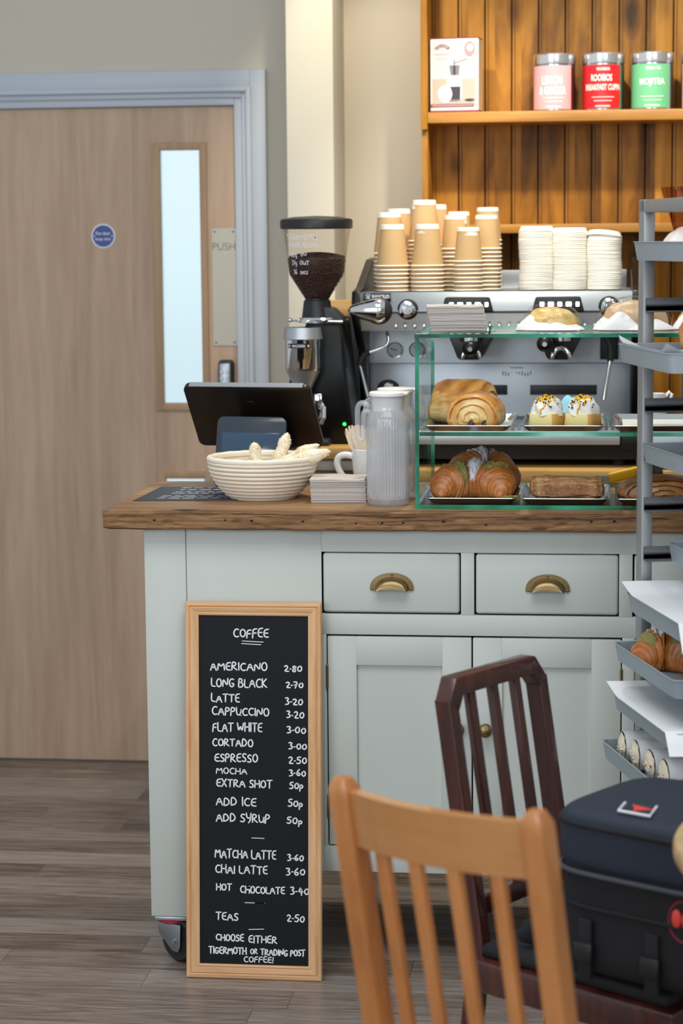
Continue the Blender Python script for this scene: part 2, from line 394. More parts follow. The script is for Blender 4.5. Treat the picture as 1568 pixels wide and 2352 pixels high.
def floor_mat():
    m, nt, b, out = newmat('grey_plank_vinyl'); N = nt.nodes; Lk = nt.links.new
    def mth(op, a, bb=None, c=None):
        q = N.new('ShaderNodeMath'); q.operation = op
        for i, x in enumerate((a, bb, c)):
            if x is None: continue
            if isinstance(x, (int, float)): q.inputs[i].default_value = x
            else: Lk(x, q.inputs[i])
        return q.outputs[0]
    tc = N.new('ShaderNodeTexCoord'); sp = N.new('ShaderNodeSeparateXYZ'); Lk(tc.outputs['Object'], sp.inputs[0])
    yr = mth('DIVIDE', mth('ADD', sp.outputs[1], .017), .112); row = mth('FLOOR', yr)
    w1 = N.new('ShaderNodeTexWhiteNoise'); w1.noise_dimensions = '1D'; Lk(row, w1.inputs['W'])
    xr = mth('ADD', mth('DIVIDE', sp.outputs[0], .92), mth('MULTIPLY', w1.outputs['Value'], 7.3)); col = mth('FLOOR', xr)
    cv = N.new('ShaderNodeCombineXYZ'); Lk(row, cv.inputs[0]); Lk(col, cv.inputs[1])
    w2 = N.new('ShaderNodeTexWhiteNoise'); w2.noise_dimensions = '2D'; Lk(cv.outputs[0], w2.inputs['Vector'])
    fy = mth('FRACT', yr); fx = mth('FRACT', xr)
    jy = mth('LESS_THAN', mth('MINIMUM', fy, mth('SUBTRACT', 1., fy)), .009); jx = mth('LESS_THAN', mth('MINIMUM', fx, mth('SUBTRACT', 1., fx)), .0012)
    joint = mth('MAXIMUM', jy, jx)
    mp = N.new('ShaderNodeMapping'); mp.inputs['Scale'].default_value = (3.0, 34, 1); Lk(tc.outputs['Object'], mp.inputs[0])
    av = N.new('ShaderNodeVectorMath'); av.operation = 'MULTIPLY_ADD'; Lk(w2.outputs['Color'], av.inputs[0]); av.inputs[1].default_value = (19, 17, 23); Lk(mp.outputs[0], av.inputs[2])
    n = N.new('ShaderNodeTexNoise'); n.inputs['Scale'].default_value = 2.2; n.inputs['Detail'].default_value = 8; n.inputs['Roughness'].default_value = .66; n.inputs['Distortion'].default_value = .6
    Lk(av.outputs[0], n.inputs['Vector'])
    val = mth('MULTIPLY_ADD', w2.outputs['Value'], .26, n.outputs['Fac'])
    rp = ramp(nt, [(.36, '#43392f'), (.52, '#6d6158'), (.66, '#877b72'), (.92, '#a59c95')]); Lk(val, rp.inputs[0])
    mx = N.new('ShaderNodeMix'); mx.data_type = 'RGBA'; Lk(mth('MULTIPLY', joint, .55), mx.inputs['Factor']); Lk(rp.outputs[0], mx.inputs['A']); mx.inputs['B'].default_value = srgb('#342c26')
    Lk(mx.outputs['Result'], b.inputs['Base Color']); b.inputs['Roughness'].default_value = .36
    bp = N.new('ShaderNodeBump'); bp.inputs['Strength'].default_value = .12; bp.inputs['Distance'].default_value = .002; Lk(n.outputs['Fac'], bp.inputs['Height']); Lk(bp.outputs[0], b.inputs['Normal'])
    return m
M['floor'] = floor_mat()
def jug_mat():
    m, nt, b, out = newmat('jug_glass_painted_light'); N = nt.nodes; nt.nodes.remove(b)
    g = N.new('ShaderNodeBsdfGlossy'); g.inputs['Roughness'].default_value = .03; fr = schlick(nt, .05)
    d = N.new('ShaderNodeBsdfTranslucent'); d.inputs[0].default_value = (.93, .95, .98, 1); d2 = N.new('ShaderNodeBsdfDiffuse'); d2.inputs[0].default_value = (.93, .95, .98, 1)  # white mixed into the glass, painting in the brightness of refracted light
    dd = N.new('ShaderNodeMixShader'); dd.inputs[0].default_value = .85; nt.links.new(d.outputs[0], dd.inputs[1]); nt.links.new(d2.outputs[0], dd.inputs[2])
    t = N.new('ShaderNodeBsdfTransparent'); t.inputs[0].default_value = (.97, .98, 1, 1)
    t.inputs[0].default_value = (.985, .99, 1, 1); mx = N.new('ShaderNodeMixShader'); mx.inputs[0].default_value = .20; m2 = N.new('ShaderNodeMixShader')
    gl = N.new('ShaderNodeBsdfGlass'); gl.inputs['IOR'].default_value = 1.3; gl.inputs['Roughness'].default_value = .02; m3 = N.new('ShaderNodeMixShader'); m3.inputs[0].default_value = .10
    nt.links.new(t.outputs[0], m3.inputs[1]); nt.links.new(gl.outputs[0], m3.inputs[2]); nt.links.new(m3.outputs[0], mx.inputs[1]); nt.links.new(dd.outputs[0], mx.inputs[2]); fm = N.new('ShaderNodeMath'); fm.operation = 'MULTIPLY'; fm.inputs[1].default_value = .8; nt.links.new(fr.outputs[0], fm.inputs[0]); nt.links.new(fm.outputs[0], m2.inputs[0]); nt.links.new(mx.outputs[0], m2.inputs[1]); nt.links.new(g.outputs[0], m2.inputs[2]); nt.links.new(m2.outputs[0], out.inputs[0])
    return m
M['jug'] = jug_mat()
M['crumb'] = plain('pale_bread_crumb', '#ece0c8', .85, var=.06, scale=120, bump=.3, bscale=300)
def smooth(pts, n=6):
    P = [Vector(p) for p in pts]; o = []
    for i in range(len(P) - 1):
        a, b, c, d = P[max(i - 1, 0)], P[i], P[i + 1], P[min(i + 2, len(P) - 1)]
        for k in range(n):
            t = k / n; o.append(.5 * ((2 * b) + (c - a) * t + (2 * a - 5 * b + 4 * c - d) * t * t + (3 * b - a - 3 * c + d) * t ** 3))
    return o + [P[-1]]

# ------------------------------------------------------------------ writing
GL = {
 'A': (.8, [[(0, 0), (.38, 1), (.8, 0)], [(.12, .36), (.68, .36)]]),
 'B': (.66, [[(0, 0), (.02, 1), (.4, .96), (.52, .77), (.38, .56), (.02, .52)], [(.36, .55), (.64, .33), (.55, .06), (.3, 0), (0, 0)]]),
 'C': (.68, [[(.66, .9), (.42, 1), (.14, .84), (0, .48), (.12, .14), (.4, 0), (.68, .1)]]),
 'D': (.72, [[(0, 0), (.03, 1), (.42, .9), (.7, .5), (.5, .12), (0, 0)]]),
 'E': (.6, [[(.6, 1), (.2, .96), (.03, .7), (0, .3), (.18, .03), (.6, .03)], [(.02, .5), (.52, .53)]]),
 'F': (.58, [[(.58, 1), (.2, .97), (.06, .75), (0, -.06)], [(.04, .48), (.5, .52)]]),
 'G': (.72, [[(.66, .9), (.4, 1), (.12, .82), (0, .45), (.14, .1), (.42, 0), (.66, .16), (.68, .42), (.4, .42)]]),
 'H': (.7, [[(.03, 1), (0, 0)], [(.68, 1), (.7, 0)], [(0, .5), (.7, .52)]]),
 'I': (.1, [[(.05, 1), (.05, 0)]]),
 'J': (.5, [[(.5, 1), (.46, .2), (.25, 0), (0, .16)]]),
 'K': (.66, [[(.02, 1), (0, 0)], [(.62, .98), (.03, .45), (.66, 0)]]),
 'L': (.55, [[(.03, 1), (0, .05), (.55, 0)]]),
 'M': (.92, [[(0, 0), (.1, 1), (.44, .4), (.8, 1), (.92, 0)]]),
 'N': (.76, [[(0, 0), (.06, 1), (.68, .02), (.76, 1)]]),
 'O': (.74, [[(.4, 1), (.12, .86), (0, .48), (.14, .1), (.38, 0), (.64, .14), (.74, .52), (.62, .88), (.4, 1)]]),
 'P': (.6, [[(0, -.05), (.03, 1), (.42, .95), (.58, .74), (.42, .5), (.02, .44)]]),
 'R': (.68, [[(0, 0), (.03, 1), (.42, .95), (.56, .76), (.4, .54), (.03, .48), (.68, 0)]]),
 'S': (.58, [[(.56, .9), (.32, 1), (.08, .86), (.1, .62), (.46, .44), (.56, .2), (.34, 0), (0, .1)]]),
 'T': (.72, [[(0, .97), (.72, 1)], [(.37, .98), (.34, 0)]]),
 'U': (.7, [[(0, 1), (.04, .2), (.3, 0), (.6, .2), (.68, 1), (.7, 0)]]),
 'W': (.98, [[(0, 1), (.2, 0), (.48, .72), (.74, 0), (.98, 1)]]),
 'X': (.66, [[(0, 1), (.66, 0)], [(.62, 1), (0, 0)]]),
 'Y': (.66, [[(0, 1), (.1, .5), (.36, .42), (.6, .55)], [(.66, 1), (.58, .2), (.34, -.1)]]),
 '0': (.62, [[(.34, .86), (.08, .66), (.02, .3), (.24, .02), (.5, .12), (.62, .5), (.5, .82), (.3, .86)]]),
 '1': (.2, [[(0, .8), (.16, 1), (.18, 0)]]),
 '2': (.6, [[(.02, .82), (.26, 1), (.5, .82), (.42, .5), (0, .03), (.6, .02)]]),
 '3': (.56, [[(.03, .94), (.34, 1), (.5, .8), (.2, .55), (.54, .36), (.44, .06), (.04, 0)]]),
 '4': (.64, [[(.3, 1), (0, .4), (.64, .42)], [(.46, .8), (.44, -.1)]]),
 '5': (.58, [[(.56, 1), (.12, .97), (.08, .58), (.42, .58), (.56, .28), (.34, 0), (0, .06)]]),
 '6': (.56, [[(.44, 1), (.12, .66), (.02, .24), (.26, 0), (.52, .16), (.44, .46), (.1, .36)]]),
 '7': (.6, [[(0, .95), (.6, 1), (.22, 0)], [(.14, .5), (.5, .54)]]),
 '8': (.56, [[(.5, .9), (.2, 1), (.06, .76), (.5, .3), (.4, 0), (.08, .06), (.06, .34), (.5, .76), (.5, .9)]]),
 'p': (.5, [[(.04, .5), (0, -.35)], [(.02, .46), (.34, .5), (.48, .26), (.3, .04), (.02, .06)]]),
 'g': (.5, [[(.46, .5), (.12, .54), (.02, .24), (.26, .06), (.48, .3), (.46, -.2), (.2, -.42)]]),
 'e': (.5, [[(.04, .3), (.46, .34), (.3, .58), (.06, .36), (.16, .04), (.48, .08)]]),
 'c': (.44, [[(.44, .5), (.14, .56), (0, .26), (.16, 0), (.44, .08)]]),
 's': (.44, [[(.42, .54), (.12, .5), (.34, .26), (.36, .04), (0, .04)]]),
 'i': (.1, [[(.05, .55), (.05, 0)]]), 'n': (.5, [[(0, .55), (.02, 0)], [(.02, .4), (.3, .56), (.46, .36), (.48, 0)]]),
 '.': (.16, [[(.0, .42), (.16, .42)]]), '-': (.3, [[(0, .42), (.3, .44)]]), '!': (.12, [[(.1, 1.05), (.04, .3)], [(.02, .06), (.03, .0)]]),
}
def ribbon(mb, pts, t, fn, mi=0):
    """A flat painted stroke; fn maps (u,v) on the sheet to the world."""
    P = [Vector((p[0], p[1])) for p in pts]
    Q = [P[0]]
    if len(P) > 2:                                  # round the corners
        for i in range(1, len(P) - 1):
            a, b, c = P[i - 1], P[i], P[i + 1]
            k = .3; Q += [b + (a - b) * k, b * .8 + (a + c) * .1, b + (c - b) * k]
    Q.append(P[-1]); L = []; n = len(Q)
    for i in range(n):
        d = Q[min(i + 1, n - 1)] - Q[max(i - 1, 0)]
        if d.length < 1e-9: d = Vector((1, 0))
        d.normalize(); nn = Vector((-d.y, d.x)) * t / 2
        L.append((Q[i] + nn, Q[i] - nn))
    vs = []; fs = []
    for a, b in L: vs += [fn(a.x, a.y), fn(b.x, b.y)]
    for i in range(n - 1): fs.append([2 * i, 2 * i + 1, 2 * i + 3, 2 * i + 2])
    mb.add(vs, fs, mi)
    for q in (Q[0], Q[-1]):
        mb.add([fn(q.x + math.cos(a) * t / 2, q.y + math.sin(a) * t / 2) for a in [PI / 4 * k for k in range(8)]], [list(range(8))], mi)
def write(mb, txt, u0, u1, v0, h, t, fn, mi=0, slope=0., jit=.05, rr=rnd):
    gap = .2; w = 0
    for ch in txt: w += (.5 if ch == ' ' else GL[ch][0] + gap)
    w -= gap; k = (u1 - u0) / w; x = 0
    for ch in txt:
        if ch == ' ': x += .5; continue
        g = GL[ch]; dy = rr.uniform(-jit, jit); sh = rr.uniform(.9, 1.06)
        for st in g[1]:
            pts = []
            for (a, b) in st:
                uu = u0 + (x + a + rr.uniform(-jit, jit) * .3) * k
                pts.append((uu, v0 + (b * sh + dy) * h + slope * (uu - u0)))
            ribbon(mb, pts, t, fn, mi)
        x += g[0] + gap
def text2d(s, bold=0.):
    cu = bpy.data.curves.new('lettering', 'FONT'); cu.body = s; cu.size = 1; cu.align_x = 'CENTER'; cu.resolution_u = 3; cu.offset = bold
    ob = bpy.data.objects.new('lettering', cu); me = bpy.data.meshes.new_from_object(ob)
    vs = [v.co.copy() for v in me.vertices]; fs = [list(p.vertices) for p in me.polygons]
    bpy.data.objects.remove(ob); bpy.data.curves.remove(cu); bpy.data.meshes.remove(me)
    x0 = min(v.x for v in vs); x1 = max(v.x for v in vs); y0 = min(v.y for v in vs); y1 = max(v.y for v in vs)
    return [((v.x - x0) / (x1 - x0), (v.y - y0) / (y1 - y0)) for v in vs], fs
def printed(mb, s, u0, u1, v0, v1, fn, mi=0, bold=0.):
    vs, fs = text2d(s, bold)
    mb.add([fn(u0 + a * (u1 - u0), v0 + b * (v1 - v0)) for a, b in vs], fs, mi)

# ================================================================== the setting
b = MB().box(-4.5, 3.2, -1.0, 6.7, -.1, 0); props(build(b, 'floor', M['floor'], loc=(0, 0, 0)), kind='structure')
b = MB()
b.box(-4.5, -2.0, 6.465, 6.62, 0, 3.2); b.box(-2.0, -1.066, 6.465, 6.62, 2.012, 3.2); b.box(-1.066, 3.2, 6.465, 6.62, 0, 3.2)
props(build(b, 'wall_back', M['wall'], loc=(0, 6.465, 0)), kind='structure')
b = MB().box(-.887, -.752, 6.2, 6.465, 0, 3.2, b=.004); props(build(b, 'pillar', M['pillar']), kind='structure')
b = MB().box(3.2, 3.3, -1, 6.62, 0, 3.2); props(build(b, 'wall_right', M['wall']), kind='structure')
# door surround: outer architrave, raised moulding, inner lining
b = MB()
def surround(x_in, x_out, z_in, z_out, y0, y1):
    b.box(x_in, x_out, y0, y1, 0, z_out, b=.002); b.box(-2.0 - (x_out + 1.066), x_in, y0, y1, z_in, z_out, b=.002)
surround(-1.03, -.984, 2.048, 2.1, 6.447, 6.464)
surround(-1.042, -1.028, 2.036, 2.05, 6.438, 6.464)
surround(-1.056, -1.04, 2.02, 2.038, 6.45, 6.464)
surround(-1.08, -1.054, 1.998, 2.024, 6.458, 6.60)
props(build(b, 'trim_1', M['trim']), kind='structure')
# door
dr = thing('door_1', None, None, (-1.53, 6.49, 0), kind='structure')
b = MB(); Y0, Y1 = 6.472, 6.515
b.box(-1.995, -1.312, Y0, Y1, .006, 1.995); b.box(-1.186, -1.081, Y0, Y1, .006, 1.995)
b.box(-1.312, -1.186, Y0, Y1, 1.872, 1.995); b.box(-1.312, -1.186, Y0, Y1, .887, 1.111); b.box(-1.312, -1.186, Y0, Y1, .006, .25)
build(b, 'leaf', M['door'], dr)
for z0, z1 in ((1.111, 1.872), (.25, .887)):
    b = MB()
    for (a0, a1, c0, c1) in ((-1.334, -1.309, z0 - .02, z1 + .02), (-1.189, -1.167, z0 - .02, z1 + .02)):
        b.box(a0, a1, Y0 - .006, Y0 + .02, c0, c1, b=.002)
    b.box(-1.31, -1.188, Y0 - .006, Y0 + .02, z1 - .003, z1 + .02, b=.002); b.box(-1.31, -1.188, Y0 - .006, Y0 + .02, z0 - .02, z0 + .003, b=.002)
    build(b, 'glazing_bead', M['bead'], dr)
    build(MB().box(-1.311, -1.187, Y0 + .018, Y0 + .024, z0, z1), 'vision_panel', M['frost'], dr, label='bright frosted glass panel')
pp = build(MB().prism([(-1.155, 1.292), (-1.150, 1.287), (-1.084, 1.287), (-1.081, 1.292), (-1.081, 1.632), (-1.085, 1.637), (-1.150, 1.637), (-1.155, 1.632)], 'y', Y0 - .003, Y0 + .002), 'push_plate', M['plate'], dr, label='satin metal push plate')
b = MB(); printed(b, 'PUSH', -1.152, -1.084, 1.572, 1.594, lambda u, v: (u, Y0 - .0036, v), bold=-.01)
build(b, 'lettering', M['engrave'], pp)
b = MB()
for x, z in ((-1.146, 1.627), (-1.09, 1.627), (-1.146, 1.297), (-1.09, 1.297)): b.cyl((x, Y0 - .005, z), (x, Y0, z), .003, n=10)
build(b, 'screw', M['engrave'], pp)
kp = build(MB().box(-1.139, -1.091, Y0 - .026, Y0 + .002, 1.09, 1.245, b=.012, seg=3), 'keypad_lock', M['darkgrey'], dr)
build(MB().box(-1.134, -1.1, Y0 - .031, Y0 - .02, 1.1, 1.236, b=.006), 'face_plate', M['zinc'], kp)
for i in range(2):
    for j in range(5):
        build(MB().cyl((-1.126 + .017 * i, Y0 - .037, 1.21 - .019 * j), (-1.126 + .017 * i, Y0 - .028, 1.21 - .019 * j), .0055, n=10), 'button', M['chrome'], kp)
fs_ = MB()
fs_.lathe([(0, 0), (.0365, 0), (.0365, .002), (0, .002)], 40, M=Matrix.Translation((-1.4855, Y0, 1.617)) @ Matrix.Rotation(PI / 2, 4, 'X'))
fs = build(fs_, 'fire_sign', M['signwhite'], dr, label='round blue fire door sign')
b = MB().lathe([(0, 0), (.0322, 0), (.0322, .001), (0, .001)], 40, M=Matrix.Translation((-1.4855, Y0 - .002, 1.617)) @ Matrix.Rotation(PI / 2, 4, 'X'))
build(b, 'blue_disc', M['signblue'], fs)
b = MB(); fn = lambda u, v: (u, Y0 - .0036, v)
printed(b, 'Fire door', -1.508, -1.463, 1.62, 1.6305, fn, bold=.01); printed(b, 'keep shut', -1.509, -1.462, 1.6015, 1.613, fn, bold=.01)
for sx in (-1, 1): b.add([fn(-1.4855 + sx * .0275 + .002 * math.cos(k), 1.617 + .0025 * math.sin(k)) for k in (0, 1, 2, 3, 4, 5)], [list(range(6))])
build(b, 'lettering', M['signwhite'], fs)

# ================================================================== island cabinet
Yc = 4.62
cab = thing('island_cabinet', 'pale sage painted island cabinet on castors with brass cup handles, under the rough wood worktop', 'cabinet', (-.3, 4.85, 0))
# face frame and carcass with openings for drawers and doors
b = MB()
def fr(x0, x1, z0, z1, y0=Yc, y1=Yc + .022): b.box(x0, x1, y0, y1, z0, z1, b=.0012)
fr(-.892, -.5955, .221, .979); fr(-.5955, .62, .931, .979)
fr(-.294, -.2655, .7955, .931); fr(.043, .0715, .7955, .931); fr(.379, .62, .7955, .931)
fr(-.5955, .62, .7505, .7955); fr(-.5955, -.5865, .2785, .7505); fr(.0505, .0775, .2785, .7505); fr(.382, .62, .2785, .7505); fr(-.5955, .62, .2215, .2785)
b.box(-.98, -.965, 4.66, 5.12, .221, .979); b.box(.60, .62, 4.64, 5.12, .2215, .979)
b.box(-.965, .60, 5.10, 5.12, .2215, .979); b.box(-.965, .60, Yc + .02, 5.1, .2215, .24)
build(b, 'carcass', M['cab'], cab)
build(MB().box(-.59, .6, 4.70, 4.71, .26, .93), 'gap_shade_sheet', M['gap'], cab)  # added dark sheet, its colour standing for shade in the door gaps
for x0 in (-.985, .60):
    for y0 in (Yc - .002, 5.04):
        b = MB().box(x0, x0 + .092, y0, y0 + .085, .108, .979, b=.002); build(b, 'corner_post', M['cab'], cab)
for (x0, x1) in ((-.5925, -.297), (-.262, .0415), (.075, .376)):
    d = build(MB().box(x0, x1, Yc - .001, Yc + .05, .799, .9285, b=.006, seg=3), 'drawer', M['cab'], cab)
    cx, cz = (x0 + x1) / 2 + .002, .868
    if x0 > .05: cx = .226
    h = MB(); w = .0475; hh = .038
    # back flange then the domed cup with a flat open underside
    out = []
    for k in range(25):
        t = PI * k / 24; out.append((cx - w * math.cos(t), cz - .019 + hh * math.sin(t) ** .8))
    inn = [(cx - (w - .011) * math.cos(PI * k / 24), cz - .019 + (hh - .009) * math.sin(PI * k / 24) ** .8) for k in range(25)]
    vs = [(x, Yc - .004, z) for x, z in out] + [(x, Yc - .0045, z) for x, z in inn]
    h.add(vs, [[k, k + 1, 26 + k, 25 + k] for k in range(24)])
    def cup(u, v):
        t = PI * u; a = v * PI / 2; kx = math.cos(a) ** .7 if v < 1 else 0
        return (cx - (w - .011) * math.cos(t) * (1 - .10 * v), Yc - .0045 - .023 * math.sin(a), cz - .019 + (hh - .009) * math.sin(t) ** .8 * (1 - .86 * v ** 2))
    h.grid(cup, 24, 10)
    for x, z in ((cx - w + .006, cz - .017), (cx + w - .006, cz - .017), (cx, cz + .0145)): h.ball((x, Yc - .0045, z), .0028, 5, sc=(1, .5, 1))
    build(h, 'cup_handle', M['brass'], d, label='aged brass cup handle')
for (x0, x1, kx) in ((-.584, -.2715, -.3005), (-.2685, .0485, -.2405), (.0795, .38, .1125)):
    b = MB(); sw = .0635; ht = .0645
    b.box(x0, x0 + sw, Yc - .001, Yc + .021, .2815, .7465, b=.0025); b.box(x1 - sw, x1, Yc - .001, Yc + .021, .2815, .7465, b=.0025)
    b.box(x0 + sw - .001, x1 - sw + .001, Yc - .0005, Yc + .021, .683, .7465, b=.0015); b.box(x0 + sw - .001, x1 - sw + .001, Yc - .0005, Yc + .021, .2815, .346, b=.0015)
    b.box(x0 + sw - .004, x1 - sw + .004, Yc + .009, Yc + .019, .34, .69)
    d = build(b, 'door', M['cab'], cab)
    k = MB().lathe([(.0, 0), (.0105, 0), (.007, .006), (.007, .012), (.0135, .018), (.0155, .025), (.013, .031), (.006, .0345), (0, .035)], 24, M=Matrix.Translation((kx, Yc - .001, .548)) @ Matrix.Rotation(PI / 2, 4, 'X'))
    build(k, 'knob', M['brass'], d, label='round brass knob')
    hx = x0 - .001 if x0 < -.4 or x0 > .05 else x1 + .0005
    for hz in (.634, .345):
        build(MB().cyl((hx, Yc - .002, hz), (hx, Yc - .002, hz + .046), .0028, n=10).ball((hx, Yc - .002, hz + .047), .0032, 5).ball((hx, Yc - .002, hz - .001), .0032, 5), 'hinge', M['brass'], d)
# castors
def castor(x, y, ang):
    Mx = Matrix.Translation((x, y, 0)) @ Matrix.Rotation(ang, 4, 'Z')
    b = MB().box(-.036, .036, -.036, .036, .098, .1075, b=.002, M=Matrix.Translation((x, y, 0)))
    c = build(b, 'castor', M['zinc'], cab)
    build(MB().lathe([(0, .088), (.03, .088), (.038, .092), (.038, .099), (0, .099)], 28, M=Mx), 'swivel_ring', M['redplate'], c, label='red swivel ring')
    b = MB()
    for s in (-1, 1):
        poly = [(-.035, .089), (.037, .089), (.0, .028), (-.014, .026), (-.03, .036), (-.034, .06)]
        poly = [(-.038, .089), (.036, .089), (.03, .06), (-.012, .026), (-.03, .026), (-.036, .04)]
        b.prism([(p[0] - .004, p[1]) for p in poly], 'y', s * .021 - .0012, s * .021 + .0012, b=.0008, M=Mx)
    b.box(-.036, .030, -.022, .022, .084, .089, b=.001, M=Mx)
    b.tube([Mx @ Vector((-.024, -.027, .05)), Mx @ Vector((-.024, .027, .05))], .006, 6)
    build(b, 'fork', M['zinc'], c)
    W = Mx @ Matrix.Translation((-.024, 0, .05)) @ Matrix.Rotation(PI / 2, 4, 'X')
    build(MB().lathe([(.036, -.014), (.044, -.016), (.049, -.011), (.05, 0), (.049, .011), (.044, .016), (.036, .014)], 36, M=W), 'tyre', M['rubber'], c)
    build(MB().lathe([(0, -.012), (.012, -.013), (.014, -.007), (.028, -.007), (.036, -.013), (.036, .013), (.028, .007), (.014, .007), (.012, .013), (0, .012)], 36, M=W), 'wheel_hub', M['zinc'], c)
castor(-.942, 4.655, R(146)); castor(.64, 4.655, R(30)); castor(-.928, 5.085, R(200)); castor(.64, 5.085, R(160))

# ================================================================== worktop: thick reclaimed plank top
b = MB(); nx = 420; X0, X1 = -1.066, .78
prof = [(5.165, .981), (4.62, .981), (4.588, .9812), (4.5805, .9835)] + [(4.5785, .986 + .0030 * k) for k in range(11)] + [(4.5792, 1.0185), (4.5825, 1.0220), (4.590, 1.0236), (4.602, 1.024), (4.64, 1.024), (4.80, 1.024), (4.98, 1.024), (5.15, 1.024), (5.166, 1.02)]
JT = [j for j, (y, z) in enumerate(prof) if z == 1.024 and y < 5.1]
def wt(u, v):
    x = X0 + (X1 - X0) * u; k = int(round(v * len(prof))) % len(prof); y, z = prof[k]
    if y < 4.589:
        N_ = lambda fx, fz, o: noise.noise(Vector((x * fx, z * fz, o)))
        crack = max(0., .30 - abs(N_(7, 190, 3.))) * .009 * (.5 + max(0, N_(3, 20, 8.)) * 1.6)
        chip = max(0., N_(20, 60, 9.) - .25) * .012
        y += .0016 * N_(9, 50, 1.3) + .0016 * N_(46, 150, 4.) + crack + chip
        if z > 1.013: z -= max(0., N_(16, 5, 2.) - .2) * .006
        z += .0012 * N_(14, 30, 7.)
    ed = min(u, 1 - u) * (X1 - X0)
    if ed < .012: z -= .003 * (1 - ed / .012) * (1 if z > 1.0 else -1)
    if u in (0, 1): x += .004 * noise.noise(Vector((y * 20, z * 40, 2)))
    return (x, y, z)
b.grid(wt, nx, len(prof), cv=True)
for j in JT:
    for i in range(nx): b.m[j * nx + i] = 1
ring0 = [k * (nx + 1) for k in range(len(prof))]; b.f.append(ring0); b.m.append(0); b.f.append([q + nx for q in ring0][::-1]); b.m.append(0)
for x, z, r in ((-.955, 1.003, .004), (-.885, .994, .003), (-.80, 1.004, .0035), (-.742, 1.003, .005), (-.66, 1.001, .0035), (-.632, 1.002, .0045), (-.555, 1.0, .004), (-.517, .999, .0035), (-.463, 1.0, .006), (-.418, 1.0, .006), (-.24, .997, .004), (-.02, 1.005, .006), (.03, 1.007, .005), (-.33, 1.004, .005)):
    b.ball((x + .002, 4.5797, z), r * .6, 6, 2, sc=(1.5, .35, .8))
    if r > .0055: b.ball((x, 4.5779, z), .0016, 5, 3, sc=(1, .6, 1))
top = build(b, 'worktop', [M['counter'], M['countertop'], M['gap'], M['zinc']], angle=50)
props(top, 'thick rustic reclaimed wood worktop with a dark ragged front edge, on the sage cabinet', 'worktop')

# ================================================================== chalkboard menu
cb = thing('menu_chalkboard', 'tall narrow chalkboard coffee menu in a pine frame leaning on the cabinet', 'chalkboard', (-.74, 4.55, 0))
hb = Vector((0, 4.539, 0)); dv = Vector((0, 4.598 - 4.539, .823)).normalized(); nv = Vector((0, -dv.z, dv.y))
def bp_(u, v, d=0.): return Vector((u, 0, 0)) + hb + dv * v + nv * d     # u across, v up the board, d towards the room
HB = .826; U0, U1 = -.8905, -.592
def rail(pts_in, pts_out):                                              # moulded frame member from four corners, mitred
    prof = [(0, 0), (0, .010), (.08, .013), (.28, .014), (.36, .011), (.44, .013), (.62, .012), (.80, .0095), (.88, .0105), (1, .009), (1, 0)]
    vs = []
    for e in (0, 1):
        for t, d in prof:
            a, c = pts_out[e], pts_in[e]
            vs.append(bp_(a[0] + (c[0] - a[0]) * t, a[1] + (c[1] - a[1]) * t, d))
    n = len(prof)
    return vs, [[i, (i + 1) % n, n + (i + 1) % n, n + i] for i in range(n)] + [list(range(n))[::-1], list(range(n, 2 * n))]
fw_ = .0295; oc = [(U0, 0), (U1, 0), (U1, HB), (U0, HB)]; ic = [(U0 + fw_, fw_ + .002), (U1 - fw_, fw_ + .002), (U1 - fw_, HB - fw_), (U0 + fw_, HB - fw_)]
for i, mt in ((0, 'framepineh'), (1, 'framepine'), (2, 'framepineh'), (3, 'framepine')):
    vs, fs2 = rail((ic[i], ic[(i + 1) % 4]), (oc[i], oc[(i + 1) % 4])); build(MB().add(vs, fs2), 'frame_rail', M[mt], cb, label='pine frame rail')
pts = [bp_(u, v, d) for d in (.0005, .005) for u, v in ((U0 + .02, .02), (U1 - .02, .02), (U1 - .02, HB - .02), (U0 + .02, HB - .02))]
pn = build(MB().add(pts, [[0, 1, 2, 3][::-1], [4, 5, 6, 7], [0, 1, 5, 4], [1, 2, 6, 5], [2, 3, 7, 6], [3, 0, 4, 7]]), 'board_panel', M['board'], cb)
b = MB()
u_ = lambda px, py: -.8562 + (px - 460.3) * .0009476 - (py - 1410) * .0000012
v_ = lambda py: (1410 - py) * .000952 + .797
fn = lambda u, v: bp_(u, v, .0054)
